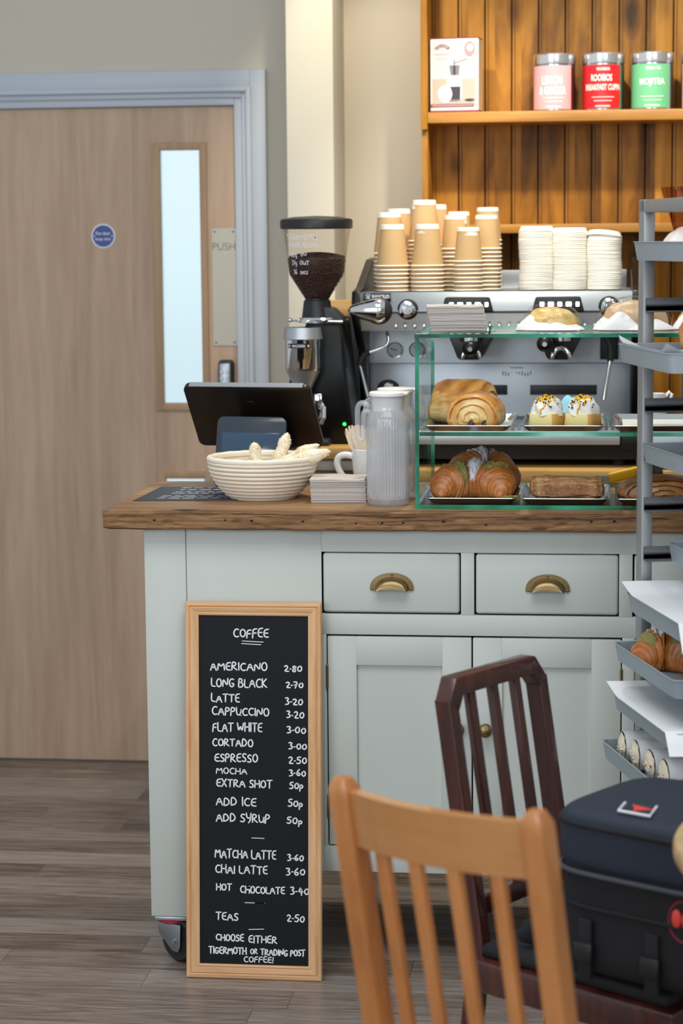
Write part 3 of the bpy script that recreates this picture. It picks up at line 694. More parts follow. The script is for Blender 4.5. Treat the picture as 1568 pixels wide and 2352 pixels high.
rows = [('COFFEE', 536, 616, 1460, 19), ('AMERICANO', 482, 613, 1536, 18), ('2.80', 653, 693, 1537, 14), ('LONG BLACK', 484, 612, 1574, 19), ('2.70', 657, 696, 1574, 14), ('LATTE', 484, 549, 1609, 18), ('3.20', 655, 695, 1613, 15),
 ('CAPPUCCINO', 486, 617, 1639, 18), ('3.20', 658, 698, 1643, 15), ('FLAT WHITE', 487, 601, 1676, 19), ('3.00', 659, 702, 1678, 15), ('CORTADO', 487, 580, 1710, 17), ('3.00', 663, 704, 1715, 14), ('ESPRESSO', 492, 591, 1746, 18), ('2.50', 663, 704, 1748, 15),
 ('MOCHA', 495, 566, 1774, 13), ('3.60', 664, 702, 1776, 14), ('EXTRA SHOT', 496, 624, 1804, 17), ('50p', 665, 696, 1805, 16), ('ADD ICE', 495, 587, 1847, 19), ('50p', 662, 695, 1847, 16), ('ADD SYRUP', 495, 619, 1884, 19), ('50p', 659, 694, 1886, 16),
 ('MATCHA LATTE', 492, 633, 1968, 19), ('3.60', 660, 697, 1971, 14), ('CHAI LATTE', 493, 613, 2003, 18), ('3.60', 657, 700, 2004, 16), ('HOT', 495, 530, 2043, 15), ('CHOCOLATE', 551, 653, 2048, 16), ('3.40', 667, 709, 2049, 16), ('TEAS', 494, 545, 2112, 17), ('2.50', 659, 699, 2112, 16),
 ('CHOOSE', 494, 558, 2160, 15), ('EITHER', 570, 635, 2163, 16), ('TIGERMOTH', 477, 564, 2190, 15), ('OR', 574, 590, 2189, 11), ('TRADING', 598, 660, 2191, 14), ('POST', 667, 700, 2191, 14), ('COFFEE!', 559, 627, 2208, 13)]
for s, a, e, y, h in rows:
    write(b, s, u_(a, y), u_(e, y), v_(y), h * .000952, .0029 if h > 13 else .0024, fn, slope=-.008)
for (a, ya, e, ye) in ((556, 1469, 604, 1471), (554, 1475, 599, 1477), (577, 1921, 606, 1921.5), (561, 2071, 607, 2071), (570, 2133, 605, 2131)):
    ribbon(b, [(u_(a, ya), v_(ya)), (u_(e, ye), v_(ye))], .0016, fn)
build(b, 'handwriting', M['chalk'], pn, label='white handwritten menu')

# ================================================================== things on the worktop
ZC = 1.0242
# flat menu card
b = MB(); cq = [(-1.034, 4.742), (-.80, 4.772), (-.80, 5.022), (-1.026, 5.02)]
b.prism(cq, 'z', ZC, ZC + .0015)
cd = build(b, 'menu_card', [M['card']]); props(cd, 'dark slate menu card lying flat on the worktop corner', 'menu card')
b = MB()
def cfn(u, v):
    a = Vector(cq[0]) * (1 - u) + Vector(cq[1]) * u; c = Vector(cq[3]) * (1 - u) + Vector(cq[2]) * u; p = a * (1 - v) + c * v
    return (p.x, p.y, ZC + .0019)
r2 = random.Random(5)
for v0, h, a, e in ((.87, .085, .25, .9), (.72, .085, .27, .9), (.57, .06, .26, .88), (.46, .06, .25, .88), (.29, .045, .2, .84), (.2, .045, .2, .84), (.11, .045, .2, .84)):
    x = a
    while x < e:                                                       # close lines of small script, too slanted to read
        w = r2.uniform(.05, .13); pts = []; n = int(w / .012)
        for k in range(n): pts.append((x + w * k / n, v0 + (h if k % 2 else 0) * r2.uniform(.6, 1)))
        if len(pts) > 1: ribbon(b, pts, .010, cfn)
        x += w + .03
build(b, 'handwriting', M['chalk'], cd)

# till: wide staff screen leaning one way, small customer screen the other
ta = R(-9); tl = thing('point_of_sale_till', 'dark two-screen card till behind the cane basket, large screen facing away', 'till', (-.822, 5.05, ZC), ta)
def slab(w, h, t, r, mb, mi=0, M=None, n=6):
    poly = []
    for cx, cz, a0 in ((w / 2 - r, r, -PI / 2), (w / 2 - r, h - r, 0), (-w / 2 + r, h - r, PI / 2), (-w / 2 + r, r, PI)):
        for k in range(n + 1):
            a = a0 + PI / 2 * k / n; poly.append((cx + r * math.cos(a), cz + r * math.sin(a)))
    mb.prism(poly, 'y', 0, t, mi, b=min(t * .3, .002), M=M)
T1 = Matrix.Translation((.0, .10, .084)) @ Matrix.Rotation(R(38), 4, 'X') @ Matrix.Translation((0, 0, 0))
b = MB(); slab(.312, .193, .014, .016, b, M=T1)
s1 = build(b, 'staff_screen', M['blkbrown'], tl, local=True, label='large dark screen back')
b = MB(); slab(.306, .187, .002, .014, b, M=T1 @ Matrix.Translation((0, .0135, .003))); build(b, 'display_glass', M['blkgloss'], s1, local=True)
b = MB(); b.box(-.14, .14, -.0004, .0145, .1915, .1936, b=.0008, M=T1); build(b, 'top_trim', M['greyp'], s1, local=True)
b = MB(); b.lathe([(0, 0), (.012, 0), (.0125, .0005), (.012, .001), (0, .001)], 24, M=T1 @ Matrix.Translation((.003, .0002, .135)) @ Matrix.Rotation(PI / 2, 4, 'X')); build(b, 'emblem', M['blkbrown'], s1, local=True)
T2 = Matrix.Translation((.026, -.09, .006)) @ Matrix.Rotation(R(-14), 4, 'X')
b = MB(); slab(.168, .168, .012, .016, b, M=T2); s2 = build(b, 'customer_screen', M['bezel'], tl, local=True, label='small customer facing screen')
b = MB(); slab(.140, .118, .0012, .003, b, M=T2 @ Matrix.Translation((0, -.0008, .012))); build(b, 'display_glass', M['screen'], s2, local=True)
b = MB().prism([(-.076, .006), (-.044, .15), (-.03, .15), (.10, .10), (.108, .084), (.02, .0), (-.076, 0)], 'x', -.045, .09, b=.004); build(b, 'stand', M['blk'], tl, local=True)

# cane bread basket (coiled)
bx, by = -.755, 4.83
bk = thing('bread_basket', 'round coiled pale cane basket holding sesame breadsticks', 'basket', (bx, by, ZC))
out = []; nco = 10; rb, rt, Hh = .062, .118, .086
for k in range(nco):
    t = (k + .5) / nco; rc = rb + (rt - rb) * math.sin(t * PI / 2) ** .85; zc = Hh * (t ** 1.12)
    for j in range(9):
        a = -PI / 2 + PI * j / 8; out.append((rc + .0052 * math.cos(a) + .0015, zc + .0047 * math.sin(a)))
inn = [(r - .011, max(z, .008)) for r, z in out[::-1] if True]
b = MB(); b.lathe([(0, 0), (rb - .01, 0)] + out + inn + [(0, .008)], 72, (bx, by, ZC)); build(b, 'coiled_wall', M['cane'], bk, angle=80)
b = MB(); b.tube([(bx + (rt + .0005) * math.cos(2 * PI * k / 60), by + (rt + .0005) * math.sin(2 * PI * k / 60), ZC + Hh + .003 + .0004 * math.sin(k * 1.7)) for k in range(60)], .0072, 10, closed=True); build(b, 'rim_coil', M['cane'], bk)
def stick(p, q, r, label, seed):
    p, q = Vector(p), Vector(q); n = 26; pts = []; rr = []
    up = (q - p).cross(Vector((0, 1, 0))).normalized()
    for k in range(n + 1):
        t = k / n; pts.append(p.lerp(q, t) + up * .004 * math.sin(t * 5 + seed)); rr.append(max(r * (1 - abs(2 * t - 1) ** 3.2) ** .6 * (1 + .10 * math.sin(t * 22 + seed)), .0006))
    b = MB(); b.tube(pts, rr, 14)
    o0 = len(b.v)
    for i in range(o0):
        c = b.v[i]; b.v[i] = c + Vector((noise.noise(c * 120), noise.noise(c * 120 + Vector((5, 5, 5))), noise.noise(c * 120 + Vector((9, 1, 1))))) * .0007; b.b[i] = .45 + .7 * noise.noise(c * 45)
    rg = random.Random(seed)
    for k in range(420):                                               # sesame seeds pressed into the crust
        i = rg.randrange(14, n * 14); c = b.v[i]
        b.ball(c + Vector((rg.uniform(-.001, .001), rg.uniform(-.001, .001), rg.uniform(-.001, .001))), .0009, 3, 0, sc=(1.4, 1, .8))
    o = build(b, 'sesame_breadstick', M['sesame'], angle=60); props(o, label, 'breadstick', 'sesame breadsticks in the cane basket')
stick((-.768, 4.80, 1.045), (-.770, 4.80, 1.152), .0155, 'sesame breadstick standing upright at the basket front, nearest the small screen', 1)
stick((-.757, 4.875, 1.05), (-.70, 4.875, 1.166), .0155, 'sesame breadstick leaning upright in the middle of the basket', 2)
stick((-.79, 4.84, 1.060), (-.625, 4.855, 1.138), .017, 'sesame breadstick lying at the back, mostly hidden by the front one', 3)
stick((-.775, 4.795, 1.070), (-.594, 4.80, 1.130), .0185, 'long thick sesame breadstick overhanging the basket rim towards the mug', 4)

# napkins: stacks of single folded sheets
def napkin_stack(cx, cy, z0, n, w, d, pitch, rz, drift, grp, where):
    def sheet(seed, curl):
        b = MB(); rg = random.Random(seed)
        def f(side):
            def g(u, v):
                x = (u - .5) * w; y = (v - .5) * d
                z = .0006 * math.sin(u * 7 + seed) * curl + .0006 * math.sin(v * 5 + seed) * curl
                if curl > 1.5: z -= .0011 * curl * max(0., math.sin(u * PI * 1.0)) * .9 - .001
                return (x, y, z + side * pitch * .40)
            return g
        b.grid(f(-1), 14, 8); b.grid(f(1), 14, 8)
        k = 15 * 9
        rim = [i for i in range(15)] + [15 * j + 14 for j in range(1, 9)] + [15 * 8 + i for i in range(13, -1, -1)] + [15 * j for j in range(7, 0, -1)]
        for i in range(len(rim)):
            a, c = rim[i], rim[(i + 1) % len(rim)]; b.f.append([a, c, k + c, k + a]); b.m.append(0)
        return b
    proto = build(sheet(3, .4), 'paper_napkin', M['napkin'], local=True, loc=(cx, cy, z0), angle=60)
    tip = build(sheet(5, 2.2), 'paper_napkin', M['napkin'], local=True, loc=(cx, cy, z0), angle=60)
    rg = random.Random(n)
    for i in range(n):
        last = i >= n - 2
        src = tip if last else proto
        o = src if i in (0, n - 2) else src.copy()
        if i not in (0, n - 2): C.objects.link(o)
        t = i / n
        o.location = (cx + drift * t + rg.uniform(-.0009, .0009), cy + rg.uniform(-.0025, .0025), z0 + pitch * (i + .5)); o.rotation_euler = (0, 0, rz + rg.uniform(-.012, .012))
        lab = ('topmost curled grey paper napkin on the stack ' if i == n - 1 else 'folded grey paper napkin pressed within the stack ') + where
        props(o, lab, 'napkin', grp)
napkin_stack(-.573, 4.795, ZC, 29, .122, .115, .00182, R(2), -.002, 'grey napkins beside the jug', 'between the basket and the glass jug')

# mug of wooden forks
mx, my = -.523, 4.965
mg = thing('coffee_mug', 'white china mug of wooden forks behind the napkins', 'mug', (mx, my, ZC))
b = MB().lathe([(0, 0), (.026, 0), (.028, .003), (.036, .02), (.0415, .045), (.0435, .07), (.0445, .097), (.043, .0985), (.0415, .096), (.0405, .07), (.038, .045), (.032, .02), (.02, .008), (0, .007)], 40, (mx, my, ZC)); build(b, 'bowl', M['ceram'], mg)
b = MB(); hp = [(-.040, .080), (-.058, .084), (-.073, .079), (-.078, .066), (-.074, .050), (-.063, .032), (-.050, .020), (-.033, .016)]
b.tube(smooth([(mx + x, my - .004, ZC + z) for x, z in hp]), .0062, 12, flat=1.25); build(b, 'handle', M['ceram'], mg)
def fork(p, q, lean, label):
    b = MB(); p, q = Vector(p), Vector(q); ax = (q - p).normalized(); side = ax.cross(Vector((0, 1, 0))).normalized(); nr = side.cross(ax)
    L = (q - p).length
    def P(s, t, o): return p + ax * t + side * s + nr * (o + lean * (t / L) ** 2)
    outl = [(-.0055, 0), (-.006, L * .45), (-.014, L * .62), (-.0165, L * .75), (-.0165, L)]
    tines = [(-.0165, .0), (-.011, .0), (-.0095, -.010), (-.008, .003), (-.003, .004), (-.0015, -.010), (0, .005), (.0035, .004), (.006, -.010), (.0075, .002), (.0125, 0), (.0145, -.016), (.016, -.003)]
    poly = outl + [(s, L + t) for s, t in tines[1:]] + [(.0165, L * .75), (.014, L * .62), (.006, L * .45), (.0055, 0)]
    n = len(poly); vs = [P(s, t, 0) for s, t in poly] + [P(s, t, .0016) for s, t in poly]
    b.add(vs, [list(range(n)), list(range(n, 2 * n))[::-1]] + [[i, (i + 1) % n, n + (i + 1) % n, n + i] for i in range(n)])
    o = build(b, 'wooden_fork', M['forkwood'], angle=30); props(o, label, 'fork', 'wooden forks in the white mug')
M['forkwood'] = wood('birch_cutlery', [(.3, '#d8c3a6'), (.7, '#ecdcc4')], 'z', 20, 6, .6, bump=.05)
fork((-.515, 4.955, 1.04), (-.556, 4.955, 1.172), .006, 'wooden fork at the front of the mug showing all its tines')
fork((-.525, 4.965, 1.04), (-.572, 4.972, 1.17), .006, 'wooden fork at the outside of the mug, its tines under the green light')
fork((-.51, 4.975, 1.04), (-.533, 4.985, 1.165), .004, 'wooden fork at the back of the mug behind the jug handle')

# glass jugs
def jug(x, y, rot, label):
    t = thing('glass_jug', label, 'jug', (x, y, ZC), rot, 'ribbed glass jugs on the worktop')
    def rf(a, z):
        if z > .196: return 1.
        k = min(1., (.196 - z) / .02) * min(1., max(z - .004, 0) / .01)
        oc_ = math.cos(PI / 8) / math.cos(((a + PI / 8) % (PI / 4)) - PI / 8)
        return 1 + k * ((oc_ - 1) * .75 + .05 * (abs(math.cos(20 * a)) - .6))
    def rfi(a, z): return 1.
    b = MB()
    b.lathe([(0, .0), (.040, 0), (.0455, .004), (.047, .012), (.0475, .03), (.0475, .16), (.0475, .188), (.044, .198), (.0385, .205), (.0375, .214), (.0385, .236), (.0395, .238), (.0375, .238), (.0345, .214), (.0365, .204), (.0425, .190), (.0432, .16), (.0432, .03), (.04, .014), (0, .012)], 160, rf=lambda a, z: rf(a, z))
    build(b, 'glass_body', M['jug'], t, local=True, angle=60)
    hp = [(-.038, .214), (-.052, .222), (-.063, .219), (-.067, .205), (-.067, .18), (-.066, .155), (-.064, .145), (-.058, .143), (-.0545, .15), (-.0545, .175), (-.054, .198), (-.0475, .205), (-.0375, .202)]
    b = MB().tube(smooth([(hx, 0, hz) for hx, hz in hp], 5), .006, 12); build(b, 'handle', M['jug'], t, local=True)
    b = MB().lathe([(0, .232), (.0335, .206), (.034, .215), (.0365, .2385), (.0405, .2385), (.041, .2405), (.0405, .2455), (.038, .2475), (0, .248)], 48)
    b.box(.030, .047, -.016, .016, .2405, .2472, b=.003)
    build(b, 'lid', M['white'], t, local=True, label='white plastic lid')
jug(-.458, 4.708, R(-4), 'clear ribbed glass jug with a white lid, in front of the display case corner')
jug(-.452, 4.825, R(12), 'second glass jug, standing directly behind the front jug')

# ================================================================== glass display case
cs = thing('display_case', 'frameless glass pastry display case with green edges standing on the worktop', 'display case', (.11, 4.85, ZC))
CX0, CX1, CY0, CY1 = -.392, .64, 4.633, 5.07
def pane(name, x0, x1, y0, y1, z0, z1):
    """Clear faces on the two large sides, green edge on the four thin ones."""
    b = MB(); d = (x1 - x0, y1 - y0, z1 - z0); ax = d.index(min(d))
    p = [(x, y, z) for z in (z0, z1) for y in (y0, y1) for x in (x0, x1)]
    F = {0: ([0, 2, 6, 4], [1, 3, 7, 5]), 1: ([0, 1, 5, 4], [2, 3, 7, 6]), 2: ([0, 1, 3, 2], [4, 5, 7, 6])}
    for k in range(3):
        b.add(p, F[k], 0 if k == ax else 1)
    build(b, name, [M['pane'], M['edge']], cs)
pane('base_pane', CX0, CX1, CY0, CY1, ZC, ZC + .009)
pane('side_pane', CX0, CX0 + .0085, CY0, CY1, ZC + .0092, 1.3908)
pane('side_pane', CX1 - .0085, CX1, CY0, CY1, ZC + .0092, 1.3908)
pane('middle_shelf', CX0 + .0087, CX1 - .0087, CY0 + .003, CY1, 1.181, 1.1895)
pane('top_pane', CX0 - .001, CX1 + .001, CY0 - .001, CY1, 1.391, 1.399)

def steel_tray(x0, x1, y0, y1, z, label, grp):
    b = MB(); h = .0135; fl = .013; r = .012
    def loop(ins, zz):
        a0, a1, c0, c1 = x0 + ins, x1 - ins, y0 + ins, y1 - ins; pts = []
        for cx, cy, s in ((a1 - r, c0 + r, -PI / 2), (a1 - r, c1 - r, 0), (a0 + r, c1 - r, PI / 2), (a0 + r, c0 + r, PI)):
            for k in range(5): a = s + PI / 2 * k / 4; pts.append((cx + r * math.cos(a), cy + r * math.sin(a), zz))
        return pts
    L = [loop(fl + .002, z), loop(fl, z + .0005), loop(.002, z + h - .001), loop(-.001, z + h), loop(-.0015, z + h - .0012), loop(-.001, z + h - .0018), loop(.003, z + h - .003), loop(fl + .002, z + .0016)]
    # underside up to the lip, then back down inside
    seq = [L[0], L[1], L[6], L[5], L[4], L[3], [(p[0], p[1], z + h - .0006) for p in loop(.003, 0)], [(p[0], p[1], z + .0022) for p in loop(fl + .001, 0)], [(p[0], p[1], z + .0018) for p in loop(fl + .004, 0)]]
    n = len(seq[0]); vs = [q for l in seq for q in l]; fs = [[j * n + i, j * n + (i + 1) % n, (j + 1) * n + (i + 1) % n, (j + 1) * n + i] for j in range(len(seq) - 1) for i in range(n)]
    fs.append(list(range(n))[::-1]); fs.append([(len(seq) - 1) * n + i for i in range(n)])
    b.add(vs, fs); o = build(b, 'steel_tray', M['tray'], angle=30); props(o, label, 'tray', grp); return o
GT = 'small steel trays in the display case'
zs, zb = 1.1897, ZC + .0092
steel_tray(-.377, -.186, 4.648, 4.968, zs, 'small steel tray on the upper glass shelf under the two chocolate rolls', GT)
steel_tray(-.166, .012, 4.648, 4.968, zs, 'steel tray on the upper glass shelf under the two cream topped cakes', GT)
steel_tray(.026, .24, 4.648, 4.968, zs, 'paper lined steel tray on the upper shelf, partly behind the rack post', GT)
steel_tray(-.372, -.176, 4.645, 4.93, zb, 'small steel tray on the case floor under the pistachio croissants', GT)
steel_tray(-.168, .022, 4.645, 4.93, zb, 'small steel tray on the case floor under the long puff slice', GT)
steel_tray(.036, .25, 4.645, 4.93, zb, 'small steel tray on the case floor under the dark swirl bun', GT)
o = build(MB().box(.05, .225, 4.68, 4.94, zs + .0022, zs + .003), 'tray_paper', M['parch']); props(o, 'plain white paper sheet lining the tray beside the cream cakes', 'paper')

# pastries -----------------------------------------------------------------
def bun_roll(name, c, a, h, L, rz, label, grp, spiral=3.2, seed=0, mat='pain', tilt=0.):
    """A laminated roll lying on a tray: D-shaped section, spiral ends, ridged crust."""
    Mx = Matrix.Translation(Vector(c)) @ Matrix.Rotation(rz, 4, 'Z') @ Matrix.Rotation(tilt, 4, 'X')
    C0 = .26
    def sec(t):
        x = a * math.copysign(abs(math.cos(t)) ** .9, math.cos(t)); z = math.sin(t)
        return x, (h * (C0 + (1 - C0) * z) if z > 0 else max(h * C0 * (1 + 1.5 * z), 0.))
    def f(u, v):
        t = 2 * PI * u; x, z = sec(t); cz = h * C0
        if v < .36: k = v / .36; y = -L / 2 - .008 * (1 - k ** 2)
        elif v > .64: k = (1 - v) / .36; y = L / 2 + .008 * (1 - k ** 2)
        else: k = 1; y = -L / 2 + L * (v - .36) / .28
        if k >= 1:
            e = abs(y) / (L / 2); kk = 1 - .07 * e ** 5 + .028 * noise.noise(Vector((x * 26, y * 26, z * 26 + seed))) + .010 * math.sin(y * 260 + x * 60 + seed) * max(0, math.sin(t)) + (.035 if math.sin(t) + .12 * noise.noise(Vector((math.cos(t) * 2, v * 14, seed))) > .62 else (.015 if math.sin(t) > .28 else 0)) * (1 - e ** 4)
        else:
            kk = k * .93; ph = (k * spiral - .16 * math.sin(t + .4)) % 1.0; y += math.copysign(.0045 * (1 - ph) ** 1.5, y)
        return Mx @ Vector((x * kk, y, cz + (z - cz) * kk))
    def bk(u, v):
        t = 2 * PI * u; up = math.sin(t)
        if v < .36 or v > .64:
            k = (v if v < .36 else 1 - v) / .36; ph = (k * spiral - .16 * math.sin(t + .4)) % 1.0
            return .10 + .42 * k ** 3 + (.30 * k if ph > .82 or ph < .08 else 0) + .12 * math.sin(t * 3 + k * 9)
        q = up + .12 * noise.noise(Vector((math.cos(t) * 2, v * 14, seed)))
        if q > .62: return .66 + .18 * math.sin(v * 50 + 5 * q)
        if q > .28: return .42 + .12 * math.sin(q * 40)
        return .16 + .14 * math.sin(q * 34) + .08 * math.sin(v * 60 + seed)
    b = MB().grid(f, 72, 84, cu=True, bake=bk)
    o = build(b, name, M[mat], loc=c, angle=70, weld=False); props(o, label, 'pastry', grp); return o
GP = 'chocolate rolls on the upper shelf'
zt = zs + .0022
p1 = bun_roll('chocolate_roll', (-.268, 4.755, zt), .0605, .074, .11, R(-6), 'golden spiral chocolate roll at the front of the upper tray, chocolate sticks showing', GP, 3.4, 1)
b = MB()
for dx, dz in ((-.004, .0095), (.024, .012)): b.ball((-.272 + dx, 4.6925, zt + dz), .0072, 8, 0, sc=(1, .6, 1.25))
build(b, 'chocolate_stick', M['beans'], p1)
bun_roll('chocolate_roll', (-.302, 4.872, zt), .062, .094, .118, R(70), 'larger golden chocolate roll standing behind the front one on the upper tray', GP, 3, 4)

def cream_cake(x, y, label, seed):
    t = thing('cream_cake', label, 'cake', (x, y, zt), R(-24), 'cream topped cakes on the upper shelf')
    def sq(a, z): return 1 / (abs(math.cos(a)) ** 5 + abs(math.sin(a)) ** 5) ** .2
    b = MB(); b.lathe([(0, 0), (.0335, 0), (.035, .003), (.0325, .028), (.031, .031), (0, .031)], 56, rf=sq); 
    for i, f in enumerate(b.f):
        c = sum((b.v[q] for q in f), Vector()) / len(f)
        if c.x > .012 and c.x > abs(c.y) * .8: b.m[i] = 1
    build(b, 'sponge', [M['cake'], M['cakeside']], t, local=True)
    def cr(u, v):
        a = 2 * PI * u; z = .027 + .040 * math.sin(v * PI / 2) ** .9; r = .0335 * math.cos(v * PI / 2) ** .6
        r *= 1 + .085 * math.sin(5 * a + v * 7 + seed) + .06 * noise.noise(Vector((math.cos(a) * 3, math.sin(a) * 3, v * 4 + seed)))
        return (r * math.cos(a) * (1 if v < 1 else 0), r * math.sin(a) * (1 if v < 1 else 0), z + .0015 * math.sin(9 * a + v * 20))
    b = MB().grid(cr, 60, 18, cu=True); build(b, 'whipped_cream', M['cream'], t, local=True, angle=70)
    b = MB(); rg = random.Random(seed)
    def sf(a, v, o=.0012):
        p = Vector(cr(a / (2 * PI), v)); n = Vector((p.x, p.y, .02)).normalized(); return p + n * o
    for a0, v1 in ((-1.45, .06), (-1.0, .35), (-1.95, .42), (-.4, .55)):
        b.tube([sf(a0 + .12 * math.sin(k * 1.3), .98 - (.98 - v1) * k / 9) for k in range(10)], [.0034 - .0002 * k + (.0006 if k == 9 else 0) for k in range(10)], 8)
    for k in range(16):
        p = sf(rg.uniform(-2.6, .3), rg.uniform(.72, .99), .0008); b.ball(p, .0036, 4, sc=(1, 1, .45))
    dz = build(b, 'drizzle', M['drizzle'], t, local=True)
    b = MB()
    for k in range(26): b.ball(sf(rg.choice((-1.5, -1.05, -2.0, -.4, -1.3)) + rg.uniform(-.15, .15), rg.uniform(.2, .98), .0042), .0017, 4, sc=(1, .8, 1.2))
    build(b, 'seeds', M['seed'], dz, local=True)
cream_cake(-.113, 4.735, 'pale square cake with white cream and passionfruit drizzle, next to the chocolate rolls', 2)
cream_cake(-.036, 4.735, 'pale square cake with cream and yellow drizzle, next to the paper lined tray', 5)

def croissant(name, c, Rr, rmax, span, rz, label, grp, cat='croissant', seed=0, tilt=0., flat=.95, M0=None, ztop=True):
    Mx = (M0 or Matrix.Identity(4)) @ Matrix.Translation(Vector(c)) @ Matrix.Rotation(rz, 4, 'Z') @ Matrix.Rotation(tilt, 4, 'X')
    def seg_(v):
        e = abs(2 * v - 1); return e, (e * 3.6 + .10) % 1.0
    def prof(v):
        e, k = seg_(v); r = rmax * max(0, 1 - e ** 3.2) ** .62
        return max(r * (1.08 - .22 * k ** 1.4), .003)
    def f(u, v):
        ang = (v - .5) * span; r = prof(v); t = 2 * PI * u
        rr = r * (1 + .03 * math.sin(t * 2 + v * 130 + seed) * .6 + .07 * noise.noise(Vector((math.cos(t) * 2, math.sin(t) * 2, v * 7 + seed))) + .03 * noise.noise(Vector((math.cos(t) * 6, math.sin(t) * 6, v * 30 + seed))))
        q = Rr * (1.0 if abs(ang) < 1.2 else 1 - .12 * (abs(ang) - 1.2))
        px = (q + rr * math.cos(t)) * math.sin(ang); py = (Rr + rr * math.cos(t)) * math.cos(ang) - Rr
        z = max(rr * flat * math.sin(t) + r * .55 + rmax * .22, 0.)
        return Mx @ Vector((px, py * 1.05, z))
    def bk(u, v):
        e, k = seg_(v); t = 2 * PI * u
        lam = math.sin((k * 5 + .5 * math.sin(t + seed)) * 2 * PI)
        return .40 + .16 * lam + .22 * (1 - k) + .12 * math.sin(t) - (.22 if k > .93 else 0)
    b = MB().grid(f, 44, 120, cu=True, bake=bk, caps=True)
    o = build(b, name, M['crois'], loc=Mx @ Vector((0, 0, 0)), angle=60, weld=False); props(o, label, cat, grp)
    def patch(nm, mat, v0, v1, u0, u1, off, amp, bake):
        def g(u, v):
            uu = u0 + (u1 - u0) * u; vv = v0 + (v1 - v0) * v; e = min(1, 5 * min(u, 1 - u)) * min(1, 5 * min(v, 1 - v))
            p = Vector(f(uu, vv)); q = Vector(f(uu + .5, vv)); n = (p - q).normalized()
            jag = .008 * noise.noise(Vector((u * 9, v * 11, seed + 3.)))
            return p + n * (off * e - .003 * (1 - e) + amp * e * abs(noise.noise(p * 170)) + jag * (1 - e))
        b2 = MB().grid(g, 34, 40, bake=lambda u, v: bake); build(b2, nm, M[mat], o, angle=70, weld=False)
    return o, patch
GC = 'pistachio croissants in the display case'
ct = zb + .0022
o1, pa = croissant('pistachio_croissant', (-.272, 4.768, ct), .066, .044, 3.5, R(-4), 'large croissant with green pistachio paste and icing sugar, spanning the lower tray', GC, seed=1)
pa('icing_sugar', 'sugar', .41, .60, .10, .50, .004, .006, .12); pa('pistachio_paste', 'pist', .22, .38, .16, .52, .0035, .006, 0); pa('pistachio_paste', 'pist', .64, .80, .12, .36, .0035, .006, 0)
o2, pa = croissant('pistachio_croissant', (-.262, 4.868, ct), .06, .053, 2.7, R(14), 'taller sugar dusted croissant behind the large one on the lower tray', GC, seed=5)
pa('icing_sugar', 'sugar', .34, .64, .08, .46, .004, .008, .12)
b = MB()
rg = random.Random(3)
for k in range(14):
    b.ball((-.192 + rg.uniform(-.014, .02), 4.668 + rg.uniform(-.004, .012), ct + .008 + rg.uniform(-.003, .004)), .006, 4, sc=(1.2, 1, .6))
build(b, 'fallen_pistachio_paste', M['pist'], o1)

# long puff slice
def slab_pastry(name, c, hx, hy, hz, rz, mat, label, cat, seed, lay=6, pw=4.):
    Mx = Matrix.Translation(Vector(c)) @ Matrix.Rotation(rz, 4, 'Z')
    def f(u, v):
        t = 2 * PI * u; w = PI * (v - .5); ce = lambda x, e: math.copysign(abs(x) ** e, x)
        e = 2 / pw
        y = hy * ce(math.cos(w), e) * ce(math.cos(t), e); z = hz * ce(math.cos(w), e) * ce(math.sin(t), e); x = hx * ce(math.sin(w), .3)
        if name == 'puff_slice':
            y *= 1 - .16 * math.exp(-((z / hz - .1) / .16) ** 2) * (y < 0); y *= 1.05 if z > .2 * hz else 1.0; z += .0035 * noise.noise(Vector((x * 34, 5., seed)))
        n = noise.noise(Vector((x * 42, y * 42, z * 42 + seed))); n2 = noise.noise(Vector((x * 110, y * 110, z * 110 + seed)))
        n3 = noise.noise(Vector((x * 18, y * 30, seed * 3.)))
        k = 1 + .15 * n + .07 * n2 + .055 * math.sin(z / hz * lay * PI) + .12 * n3
        return Mx @ Vector((x * (1 + .04 * n), y * k, hz * .98 + z * (k + (.30 * noise.noise(Vector((x * 30, y * 14, seed * 2.))) + .10 * n if z > 0 else 0))))
    b = MB().grid(f, 48, 64, cu=True, bake=lambda u, v: .55 - .32 * math.sin(2 * PI * u) + .14 * math.sin(v * 30) + .12 * math.sin(u * 50))
    o = build(b, name, M[mat], loc=c, angle=75, weld=True); props(o, label, cat); return o
slab_pastry('puff_slice', (-.070, 4.735, ct + .002), .080, .032, .0235, R(2), 'slice', 'long flaky brown puff pastry slice alone on its tray', 'pastry', 3)
bun_roll('swirl_bun', (.135, 4.745, ct), .095, .050, .09, R(3), 'dark brown swirl bun on the case floor, cut off by the steel rack post', None, 3.4, 7, 'darkbun')
bun_roll('swirl_bun', (.33, 4.75, ct), .085, .055, .10, R(10), 'dark brown swirl bun on the case floor beyond the rack post', None, 3.4, 9, 'darkbun')

